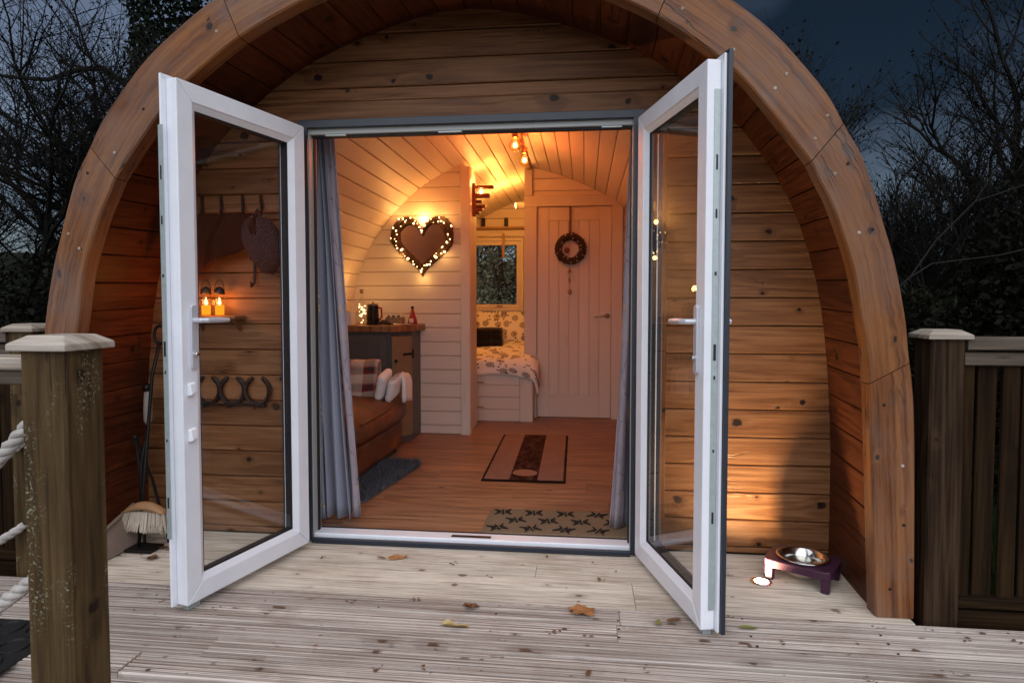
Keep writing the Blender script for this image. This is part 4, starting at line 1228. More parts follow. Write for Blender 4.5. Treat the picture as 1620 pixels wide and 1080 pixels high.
def bed():
    x0, x1, y0, y1 = -2.0, -0.478, 5.93, YB - 0.03
    t = thing('bed', 'built-in bed with white boarded base under printed bedding', 'bed', ((x0 + x1) / 2, 6.8, ZF))
    zt = 0.49
    mb = MB(); mb.box(((x0 + x1) / 2, (y0 + 6.17) / 2, (ZF + zt) / 2), (x1 - x0, 0.24, zt - ZF)); mb.box((-1.30, 6.98, (ZF + zt) / 2), (1.36, 1.62, zt - ZF - .01)); mb.build('base', 'cream_paint', t)
    xa, xb = -1.04, -0.60
    mb = MB(); mb.box((-0.54, y0 - 0.008, (ZF + zt) / 2), (0.118, 0.014, zt - ZF - 0.004), 0.003, grain=2); mb.build('corner_board', 'cream_paint', t)
    for k in range(4):
        z0_ = ZF + 0.004 + k * 0.115
        mb = MB(); mb.box((-0.80, y0 - 0.007, z0_ + 0.0565), (0.392, 0.014, 0.112), 0.004); mb.build('drawer_board', 'cream_paint', t)
    mb = MB(); mb.box((-1.19, y0 - 0.007, (ZF + zt) / 2), (0.375, 0.014, zt - ZF - 0.004), 0.003, grain=2); mb.build('hatch', 'cream_paint', t)
    for z in (0.40, 0.165):
        mb = MB(); mb.box((-0.99, y0 - 0.016, z), (0.10, 0.004, 0.016), 0.001); mb.build('strap_hinge', 'brass', t)
    mb = MB(); mb.box((-1.035, y0 - 0.020, 0.325), (0.038, 0.014, 0.045), 0.003); mb.build('latch', 'dark_metal', t)
    # duvet: puffed, with a sagging front edge
    mb = MB()
    def f(u, v):
        x = x0 + (x1 + 0.05 - x0) * u
        n1 = noise.noise(Vector((x * 4, v * 7, 1.3))); n2 = noise.noise(Vector((x * 11, v * 13, 4.1)))
        if v < 0.22:
            k = v / 0.22
            a = (1 - k) * math.pi * 0.5
            yy = y0 - 0.03 + (1 - math.cos(math.pi / 2 - a)) * 0.0 + (1 - math.sin(a)) * 0.10 - 0.018 * n1
            zz = 0.468 + 0.045 * noise.noise(Vector((x * 3, 0, 8))) * (1 - k) + (math.cos(a)) * 0.155 + 0.012 * n2
        else:
            k = (v - 0.22) / 0.78
            yy = y0 + 0.07 + k * (y1 - y0 - 0.09)
            zz = 0.625 + 0.055 * math.sin(min(1, k * 2.2) * math.pi / 2) + 0.025 * n1 + 0.012 * n2
        e = max(0.0, (u - 0.90) / 0.10)
        zz -= 0.12 * e * e * (0.6 + 0.4 * noise.noise(Vector((0, v * 5, 3))))
        if u >= 0.999: zz -= 0.10
        lim = -0.585
        if yy > 6.15 and x > lim: x = lim
        return (x, yy, zz)
    mb.grid(f, 60, 40, 1.6, 2.0); mb.build('duvet', 'bedding', t, smooth=True, solid=0.03)
    # pillows against the window wall
    for i, (px, tilt) in enumerate(((-1.62, 0.0), (-1.02, 0.05))):
        mb = MB()
        def g(u, v, px=px, s=1):
            a, b = u * 2 - 1, v * 2 - 1
            th = 0.085 * (max(0, (1 - a ** 4) * (1 - b ** 4))) ** 0.5
            return (px + a * 0.33, YB - 0.17 + b * 0.07 - s * th * 0.9, 0.86 + b * 0.19 + 0.015 * noise.noise(Vector((a * 3 + px, b * 3, 0))))
        mb.grid(lambda u, v: g(u, v, s=1), 16, 12, 0.7, 0.45); mb.grid(lambda u, v: g(u, v, s=-0.6), 16, 12, 0.7, 0.45, flip=True)
        mb.build('pillow', 'bedding', t, smooth=True)
    return t
bed()

def folded(name, label, c, size, layers, mat, cat, rot=0.0, group=None):
    """stack of folded towels as one soft fold per layer"""
    t = thing(name, label, cat, (c[0], c[1], c[2]), group)
    h = size[2] / layers
    for k in range(layers):
        mb = MB(); w, d = size[0] * (1 - 0.02 * k), size[1]
        sec = []
        for i in range(12):
            a = 2 * math.pi * i / 12
            sx = math.copysign(abs(math.cos(a)) ** 0.45, math.cos(a)); sz = math.copysign(abs(math.sin(a)) ** 0.6, math.sin(a))
            sec.append((d / 2 * sx, h * 0.52 * sz))
        M = Matrix.Rotation(rot + (k % 2) * 0.03, 3, 'Z')
        cc = Vector((c[0], c[1], c[2] + h * (k + 0.5)))
        for q in range(4):
            mb.extrude(sec, cc + M @ Vector((-w / 2 + w * q / 4, 0, 0.003 * math.sin(q * 2 + k))), cc + M @ Vector((-w / 2 + w * (q + 1) / 4, 0, 0.003 * math.sin(q * 2 + 2 + k))), M @ Vector((0, 1, 0)), (0, 0, 1), caps=q in (0, 3))
        mb.build('folded_towel', mat, t, smooth=True)
    return t
folded('dark_towels', 'stack of dark brown folded towels lying on the bed', (-1.12, 6.72, 0.69), (0.50, 0.34, 0.20), 3, 'dark_towel', 'towels', 0.05)

def shelf():
    t = thing('wall_shelf', 'narrow rustic shelf above the bedroom window with dark pegs', 'shelf', (-1.1, YB - 0.06, 2.05))
    mb = MB(); mb.box((-1.15, YB - 0.085, 2.075), (0.86, 0.10, 0.026), 0.006); mb.build('board', 'tan_wood', t)
    mb = MB(); mb.box((-1.15, YB - 0.045, 2.02), (0.84, 0.02, 0.085), 0.004); mb.build('batten', 'cream_paint', t)
    for x in (-1.24, -0.955):
        mb = MB(); mb.box((x, YB - 0.09, 2.15), (0.045, 0.04, 0.10), 0.006, grain=2); mb.build('peg', 'dark_metal', t)
    mb = MB(); mb.box((-0.985, YB - 0.125, 1.86), (0.032, 0.008, 0.30), 0.003, grain=2); mb.build('hanging_tag', 'tan_wood', t)
shelf()

def sofa():
    x0, x1, y0, y1 = -2.03, -1.345, 3.62, 4.68
    t = thing('leather_footstool', 'tan brown leather seat with plump cushion beside the left curtain', 'seat', ((x0 + x1) / 2, (y0 + y1) / 2, ZF))
    def soft(x0, x1, y0, y1, z0, z1, r, puff, nm, n=14):
        mb = MB()
        import bmesh
        bm = bmesh.new(); bmesh.ops.create_cube(bm, size=1.0)
        bmesh.ops.subdivide_edges(bm, edges=bm.edges, cuts=n, use_grid_fill=True)
        ax, ay, az = (x1 - x0) / 2, (y1 - y0) / 2, (z1 - z0) / 2
        for v in bm.verts:
            p = Vector((v.co.x * 2, v.co.y * 2, v.co.z * 2))
            q = Vector((p.x * ax, p.y * ay, p.z * az))
            inn = Vector((max(-ax + r, min(ax - r, q.x)), max(-ay + r, min(ay - r, q.y)), max(-az + r, min(az - r, q.z))))
            d = q - inn
            if d.length > 1e-6: q = inn + d.normalized() * r
            q.z += puff * (1 - p.x ** 2) * (1 - p.y ** 2) * (1 if p.z > 0 else 0.0)
            q.x += puff * 0.5 * (1 - p.z ** 2) * (1 - p.y ** 2) * (1 if p.x > 0.9 else 0)
            q += Vector((1, 1, 1)) * (0.010 * noise.noise(q * 5) + 0.004 * noise.noise(q * 17))
            v.co = q + Vector(((x0 + x1) / 2, (y0 + y1) / 2, (z0 + z1) / 2))
        me = bpy.data.meshes.new(nm); bm.to_mesh(me); bm.free()
        me.materials.append(MATS['leather']); me.polygons.foreach_set('use_smooth', [True] * len(me.polygons))
        return link(nm, me, t)
    soft(x0 + 0.01, x1 - 0.02, y0 + 0.02, y1 - 0.02, ZF + 0.045, 0.275, 0.03, 0.0, 'base')
    c = soft(x0, x1 + 0.01, y0, y1, 0.255, 0.445, 0.085, 0.055, 'cushion')
    mb = MB()
    for z, o in ((0.305, 0.004), (0.413, 0.003)):
        pts = [(x1 + o, y0 + 0.06), (x1 + o, y1 - 0.06), (x1 - 0.05, y1 + o), (x0 + .05, y1 + o)]
        mb.tube([(a, b, z) for a, b in pts], 0.006, 6)
    mb.build('piping', 'leather', t)
    for x in (x0 + 0.08, x1 - 0.08):
        for y in (y0 + 0.08, y1 - 0.08):
            mb = MB(); mb.lathe([(0.022, 0.0), (0.028, 0.06)], (x, y, ZF), 10); mb.build('foot', 'cone_brown', t)
sofa()

def throw():
    mb = MB()
    def f(u, v):
        x = -1.98 + 0.50 * u
        if v < 0.55:
            k = v / 0.55
            yy = 4.36 + 0.02 * math.sin(u * 7) + 0.05 * k; zz = 0.478 + 0.235 * k - 0.03 * math.sin(k * math.pi) * 0
        else:
            k = (v - 0.55) / 0.45
            a = min(1, k * 3) * math.pi
            yy = 4.41 + 0.06 * (1 - math.cos(a)) / 2 + 0.05 * k; zz = 0.713 + 0.02 * math.sin(a) - 0.20 * max(0, k - 0.33) / 0.67
        yy += 0.014 * noise.noise(Vector((u * 5, v * 5, 0))); zz += 0.012 * noise.noise(Vector((u * 6, v * 4, 3)))
        return (x, yy, zz)
    mb.grid(f, 24, 24, 0.55, 0.6)
    o = mb.build('plaid_throw', 'plaid', smooth=True, solid=0.02)
    tag(o, 'red and cream plaid throw folded upright on the leather seat', 'blanket')
    # flat front fold resting on the seat
    t = thing('folded_towel', 'first white folded towel leaning by the plaid throw', 'towel', (-1.43, 4.42, 0.47), 'white towels on the leather seat')
    def fold(t, x, y, z, h, w, lean):
        """towel folded in three, standing on its edge and leaning"""
        M = Matrix.Rotation(R(lean), 3, 'Y') @ Matrix.Rotation(R(14), 3, 'X')
        mb = MB(); n = 18; rows = []
        for q in range(n + 1):
            f = q / n
            rr = 1.0 if 0.12 < f < 0.84 else (math.sqrt(max(0.0, 1 - ((f - 0.84) / 0.16) ** 2)) if f >= 0.84 else 0.75 + 0.25 * f / 0.12)
            ring = []
            for i in range(24):
                a = 2 * math.pi * i / 24
                px = w * 0.5 * rr * math.copysign(abs(math.cos(a)) ** 0.7, math.cos(a)); py = (0.075 + 0.03 * rr) * math.copysign(abs(math.sin(a)) ** 0.4, math.sin(a))
                px += 0.006 * noise.noise(Vector((f * 4 + x * 9, py * 20, i * .1))) - 0.004 * (abs(px) < w * 0.1)
                ring.append(Vector((x, y, z)) + M @ Vector((px, py, h * f)))
            rows.append(mb.add(ring))
        for k0, k1 in zip(rows, rows[1:]):
            for i in range(24): mb.face((k0 + i, k0 + (i + 1) % 24, k1 + (i + 1) % 24, k1 + i))
        mb.face([rows[0] + i for i in reversed(range(24))]); mb.face([rows[-1] + i for i in range(24)])
        mb.build('fold', 'white_towel', t, smooth=True)
    fold(t, -1.452, 4.42, 0.482, 0.19, 0.060, 13)
    t = thing('folded_towel', 'second white folded towel beside the first, nearer the wall boards', 'towel', (-1.37, 4.45, 0.47), 'white towels on the leather seat')
    fold(t, -1.382, 4.44, 0.472, 0.165, 0.058, 15)
    mb = MB()
    mb.grid(lambda u, v: (-1.335 + 0.035 * math.sin(min(1, u * 1.5) * math.pi / 2) + 0.004 * math.sin(v * 9), 4.45 + 0.20 * v + 0.01 * math.sin(u * 6), 0.63 - 0.20 * u ** 1.6 + 0.01 * math.sin(v * 5)), 12, 8, 0.25, 0.2)
    o = mb.build('draped_towel', 'white_towel', smooth=True, solid=0.02)
    tag(o, 'white towel draped over the outer corner of the leather seat', 'towel')
throw()

def cabinet():
    # L-shaped counter with a cut corner, worktop in oiled timber
    YC = 4.76
    t = thing('kitchen_cabinet', 'grey corner cabinet with thick timber worktop against the partition', 'cabinet', (-1.75, 5.05, ZF))
    xL = CX - 1.47
    body = [(xL, YC + 0.03), (-1.50, YC + 0.03), (-1.395, YC + 0.25), (-1.395, YP - 0.005), (xL, YP - 0.005)]
    mb = MB(); mb.prism(body, ZF, 0.925); mb.build('carcass', 'cabinet_grey', t)
    top = [(xL, YC - 0.01), (-1.478, YC - 0.01), (-1.352, YC + 0.235), (-1.352, YP - 0.003), (xL, YP - 0.003)]
    mb = MB(); mb.prism(top, 0.926, 0.978); mb.build('worktop', 'worktop_wood', t, bevel=0.006)
    # grey framed door facing the room
    mb = MB(); mb.box((-1.73, YC + 0.02, 0.50), (0.40, 0.02, 0.80), 0.003, grain=2); d = mb.build('cabinet_door', 'cabinet_grey', t)
    for c, s in (((-1.90, YC + 0.004, 0.5), (0.06, 0.012, 0.80)), ((-1.56, YC + 0.004, 0.5), (0.06, 0.012, 0.80)), ((-1.73, YC + 0.004, 0.87), (0.279, 0.012, 0.06)), ((-1.73, YC + 0.004, 0.13), (0.279, 0.012, 0.06))):
        mb = MB(); mb.box(c, s, 0.003, grain=2); mb.build('door_moulding', 'cabinet_grey', d)
    # beige door on the cut corner
    a, b = Vector((-1.50, YC + 0.03, 0)), Vector((-1.395, YC + 0.25, 0)); e = (b - a).normalized(); n = Vector((e.y, -e.x, 0)); L = (b - a).length
    M = Matrix((e, -n, Vector((0, 0, 1)))).transposed()
    mb = MB(); mb.box((a + b) / 2 + n * 0.009 + Vector((0, 0, 0.49)), (L - 0.01, 0.016, 0.80), 0.003, M, grain=2); d = mb.build('corner_door', 'cabinet_beige', t)
    mb = MB(); mb.box((a + b) / 2 + n * 0.019 + Vector((0, 0, 0.49)), (L - 0.10, 0.006, 0.66), 0.003, M, grain=2); mb.build('door_panel', 'cabinet_beige', d)
    mb = MB(); mb.box(b - e * 0.07 + n * 0.024 + Vector((0, 0, 0.745)), (0.11, 0.005, 0.018), 0.001, M); mb.box(b - e * 0.006 + n * 0.022 + Vector((0, 0, 0.745)), (0.014, 0.008, 0.075), 0.001, M, grain=2); mb.build('strap_hinge', 'dark_metal', d)
    mb = MB(); mb.ball(a + e * 0.03 + n * 0.03 + Vector((0, 0, 0.70)), 0.014, 8, 6); mb.build('knob', 'dark_metal', d)
    Z = 0.979
    # things on the worktop
    t = thing('light_bottle', 'corked glass bottle filled with lit fairy lights on the worktop', 'bottle', (-1.80, 4.98, Z))
    mb = MB(); mb.lathe([(0.036, 0.002), (0.038, 0.01), (0.038, 0.15), (0.030, 0.18), (0.014, 0.21), (0.013, 0.26)], (-1.80, 4.98, Z), 18); mb.build('glass', 'jar_glass', t, smooth=True)
    mb = MB(); mb.lathe([(0.012, 0.25), (0.015, 0.262), (0.015, 0.285)], (-1.80, 4.98, Z), 10); mb.build('cork', 'cork', t)
    r2 = random.Random(3); mb = MB()
    for k in range(22):
        mb.ball((-1.80 + r2.uniform(-.026, .026), 4.98 + r2.uniform(-.026, .026), Z + 0.015 + r2.uniform(0, .15)), r2.uniform(.003, .006), 6, 4)
    o = mb.build('fairy_lights', 'fairy_glow', t); o['kind'] = 'stuff'
    lamp('bottle_light', (-1.80, 4.98, Z + 0.30), 0.55, (1.0, 0.55, 0.14), 0.03, t)
    t = thing('black_kettle', 'black cylindrical jug with lid on the worktop', 'jug', (-1.69, 4.93, Z))
    mb = MB(); mb.lathe([(0.050, 0.0), (0.052, 0.004), (0.046, 0.15), (0.047, 0.158)], (-1.69, 4.93, Z), 20); mb.build('body', 'black_gloss', t, smooth=True)
    mb = MB(); mb.lathe([(0.046, 0.159), (0.044, 0.168), (0.01, 0.172), (0.009, 0.185), (0.001, 0.187)], (-1.69, 4.93, Z), 18); mb.build('lid', 'black_gloss', t, smooth=True)
    mb = MB(); mb.tube([(-1.645, 4.92, Z + .14), (-1.612, 4.91, Z + .135), (-1.608, 4.91, Z + .06), (-1.645, 4.92, Z + .03)], 0.008, 8); mb.build('handle', 'red_gloss', t, smooth=True)
    t = thing('tissue_box', 'pale upright box at the curtain end of the worktop', 'box', (-1.90, 4.88, Z))
    mb = MB(); mb.box((-1.885, 4.86, Z + 0.055), (0.12, 0.10, 0.11), 0.004, grain=2); mb.build('carton', 'paper_white', t, bevel=0.003)
    mb = MB(); mb.box((-1.885, 4.86, Z + 0.111), (0.05, 0.03, 0.002)); mb.build('slot', 'cabinet_grey', t)
    t = thing('wicker_tray', 'small dark tray of sachets on the worktop', 'tray', (-1.55, 5.08, Z))
    mb = MB(); mb.box((-1.55, 5.08, Z + 0.006), (0.13, 0.10, 0.012), 0.002); mb.build('base', 'cabinet_beige', t)
    for c, s in (((-1.55, 5.028, Z + 0.032), (0.134, 0.006, 0.05)), ((-1.55, 5.132, Z + 0.032), (0.134, 0.006, 0.05)), ((-1.614, 5.08, Z + 0.032), (0.006, 0.095, 0.05)), ((-1.486, 5.08, Z + 0.032), (0.006, 0.095, 0.05))):
        mb = MB(); mb.box(c, s, 0.001); mb.build('side', 'cabinet_beige', t)
    for k in range(6):
        mb = MB(); mb.box((-1.60 + k * 0.02, 5.08, Z + 0.045), (0.008, 0.07, 0.06), 0.001, Matrix.Rotation(R(-8 + 4 * k), 3, 'Y')); mb.build('sachet', 'paper_white' if k % 2 else 'cabinet_grey', t)
    t = thing('leaflet', 'open white leaflet lying flat at the worktop edge', 'paper', (-1.46, 4.95, Z))
    for s, a in ((-1, 5), (1, -4)):
        mb = MB(); mb.box((-1.475 + s * 0.048, 4.96, Z + 0.006), (0.095, 0.14, 0.0015), 0, Matrix.Rotation(R(a), 3, 'Y')); mb.build('page', 'paper_white', t)
    t = thing('dark_cloth', 'crumpled dark cloth on the worktop in front of the tray', 'cloth', (-1.585, 4.90, Z))
    mb = MB(); mb.grid(lambda u, v: (-1.64 + 0.12 * u, 4.86 + 0.09 * v, Z + 0.008 + 0.026 * (1 - (2 * u - 1) ** 2) * (1 - (2 * v - 1) ** 2) + 0.010 * noise.noise(Vector((u * 5, v * 5, 7)))), 14, 12, .1, .1); mb.build('fold', 'dark_towel', t, smooth=True, solid=0.008)
    t = thing('red_bottle', 'small red cone-shaped bottle with pale label on the worktop', 'bottle', (-1.425, 5.16, Z))
    mb = MB(); mb.lathe([(0.040, 0.0), (0.042, 0.006), (0.036, 0.04), (0.016, 0.10), (0.011, 0.115), (0.011, 0.128)], (-1.425, 5.16, Z), 16); mb.build('body', 'red_gloss', t, smooth=True)
    mb = MB(); mb.lathe([(0.013, 0.128), (0.013, 0.148), (0.001, 0.149)], (-1.425, 5.16, Z), 12); mb.build('cap', 'black_gloss', t, smooth=True)
    mb = MB(); mb.box((-1.425, 5.121, Z + 0.030), (0.034, 0.003, 0.034), 0.001); mb.build('label', 'paper_white', t)
cabinet()

def curtains():
    def sheet(t, nm, mat, xa, xb, ya, amp, folds, z0, z1, ph, su, nu=48):
        mb = MB()
        def f(u, v):
            z = z0 + (z1 - z0) * v
            a, b = xa(v), xb(v)
            x = a + (b - a) * u
            return (x + 0.006 * math.sin(v * 5 + u * 9), ya + amp * math.sin(u * folds * 2 * math.pi + ph + 0.5 * math.sin(v * 3)) * (0.8 + 0.3 * (1 - v)) + 0.01 * math.sin(v * 7 + u * 4), z)
        mb.grid(f, nu, 28, su, 2.0)
        return mb.build(nm, mat, t, smooth=True, solid=0.004)
    t = thing('left_curtain', 'slate grey curtain with patterned edge gathered at the left of the doorway', 'curtain', (-1.24, 3.12, ZF))
    ed = lambda v: -1.145 - 0.125 * v ** 1.1
    sheet(t, 'lining', 'curtain_lining', lambda v: -1.36, lambda v: ed(v) - 0.045, 3.12, 0.032, 2.6, 0.045, 2.04, 0.4, 0.5)
    sheet(t, 'foil_hem', 'curtain_foil', lambda v: -1.372, lambda v: -1.335 + 0.02 * (1 - v), 3.075, 0.008, 1.0, 0.045, 1.2, 0.9, 0.12, 10)
    sheet(t, 'patterned_edge', 'curtain_print', lambda v: ed(v) - 0.040, lambda v: ed(v) + 0.004, 3.105, 0.010, 1.2, 0.05, 2.04, 1.2, 0.14, 16)
    sheet(t, 'fold_behind', 'curtain_lining', lambda v: ed(v) - 0.075, lambda v: ed(v) - 0.03, 3.165, 0.012, 0.8, 0.05, 2.04, 0.2, 0.2, 12)
    t = thing('right_curtain', 'pale mauve leaf-print curtain gathered at the right of the doorway', 'curtain', (0.2, 3.12, ZF))
    er = lambda v: 0.128 + 0.10 * v ** 0.9
    sheet(t, 'patterned_front', 'curtain_print', lambda v: er(v), lambda v: er(v) + 0.060 - 0.01 * v, 3.10, 0.016, 1.2, 0.05, 2.04, 0.6, 0.16, 20)
    sheet(t, 'lining', 'curtain_lining', lambda v: er(v) + 0.055, lambda v: 0.38, 3.13, 0.03, 2.0, 0.045, 2.04, 0.2, 0.5)
    t = thing('curtain_pole', 'thin black curtain pole above the inside of the doorway', 'curtain pole', (CX, 3.12, 2.06))
    mb = MB(); mb.tube([(-1.45, 3.12, 2.055), (0.42, 3.12, 2.055)], 0.011, 10); mb.build('rod', 'dark_metal', t, smooth=True)
    for x in (-1.46, 0.43):
        mb = MB(); mb.ball((x, 3.12, 2.055), 0.02, 10, 6); mb.build('finial', 'dark_metal', t, smooth=True)
        mb = MB(); mb.box((x + (0.05 if x < 0 else -0.05), 3.085, 2.055), (0.016, 0.05, 0.02)); mb.build('bracket', 'dark_metal', t)
curtains()

def rugs():
    def rug(nm, label, pts, z, h, mat, fr=False):
        """flat rug from four corners (front-left, front-right, back-right, back-left)"""
        A, B, C, D = [Vector((*p, 0)) for p in pts]
        mb = MB()
        def f(u, v):
            p = (A * (1 - u) + B * u) * (1 - v) + (D * (1 - u) + C * u) * v
            e = 0.0 if min(u, v, 1 - u, 1 - v) < 0.001 else 1.0
            return (p.x, p.y, z + e * h + e * 0.002 * noise.noise(p * 8))
        mb.grid(f, 24, 36); o = mb.build(nm, mat, smooth=False)
        return tag(o, label, 'rug')
    rug('striped_rug', 'brown rug with two pale stripes in the middle of the pod floor', [(-0.645, 3.90), (-0.108, 3.90), (-0.128, 5.33), (-0.675, 5.33)], ZF + 0.002, 0.011, 'stripe_rug')
    m = rug('door_mat', 'tan coir doormat printed with bees just inside the threshold', [(-0.50, 2.985), (0.27, 2.985), (0.27, 3.36), (-0.50, 3.36)], ZF + 0.002, 0.012, 'coir')
    # printed bees on the mat: thin raised pile
    r2 = random.Random(2)
    for j in range(3):
        for i in range(5):
            x = -0.42 + i * 0.165 + (0.08 if j % 2 else 0); y = 3.055 + j * 0.115
            if x > 0.24: continue
            a = r2.uniform(-.5, .5)
            M = Matrix.Rotation(a, 3, 'Z')
            z = ZF + 0.0155
            mb = MB()
            mb.prism([(0.036 * math.cos(q) , 0.017 * math.sin(q)) for q in [2 * math.pi * k / 10 for k in range(10)]], 0, 0.002, M, (x, y, z))
            for s in (-1, 1):
                for k in range(3):
                    q0 = M @ Vector((-0.012 + 0.012 * k, 0, 0.001)); d = M @ Vector(((-0.034 + 0.032 * k), s * 0.038, 0.001))
                    mb.tube([Vector((x, y, z)) + q0, Vector((x, y, z)) + q0 + d], [0.008, 0.003], 4)
            b = mb.build('bee_print', 'print_ink', m)
            mb = MB()
            for k in (-0.008, 0.006): mb.box(Vector((x, y, z + 0.0022)) + M @ Vector((k, 0, 0)), (0.008, 0.024, 0.001), 0, M)
            mb.build('bee_stripe', 'leaf_yellow', b)
    # shaggy grey rug by the seat: many short tufts
    cx, cy, hx, hy, rot = -1.345, 3.86, 0.20, 0.52, 0.0
    A = [(-1.47, 3.37), (-1.20, 3.37), (-1.105, 4.28), (-1.40, 4.28)]
    t = thing('shag_rug', 'dark grey shaggy rug lying along the leather seat', 'rug', (-1.3, 3.8, ZF))
    poly = [(-1.47, 3.42), (-1.44, 3.37), (-1.26, 3.36), (-1.215, 3.41), (-1.115, 4.20), (-1.14, 4.26), (-1.36, 4.27), (-1.40, 4.22)]
    mb = MB(); mb.prism(poly, ZF + 0.002, ZF + 0.012); mb.build('backing', 'cabinet_grey', t)
    mb = MB(); r2 = random.Random(4)
    def inside(x, y):
        c = False
        for (ax, ay), (bx, by) in zip(poly, poly[1:] + poly[:1]):
            if (ay > y) != (by > y) and x < (bx - ax) * (y - ay) / (by - ay) + ax: c = not c
        return c
    k = 0
    while k < 6500:
        x, y = r2.uniform(-1.48, -1.10), r2.uniform(3.36, 4.28)
        if not inside(x, y): continue
        k += 1
        h = r2.uniform(0.022, 0.045); dx, dy = r2.uniform(-.024, .024), r2.uniform(-.024, .024); w = 0.0055; a = r2.uniform(0, 3.14)
        n = mb.add([(x - w * math.cos(a), y - w * math.sin(a), ZF + 0.012), (x + w * math.cos(a), y + w * math.sin(a), ZF + 0.012), (x + dx, y + dy, ZF + 0.012 + h)])
        mb.face((n, n + 1, n + 2))
    o = mb.build('pile', 'shag_grey', t); o['kind'] = 'stuff'
rugs()

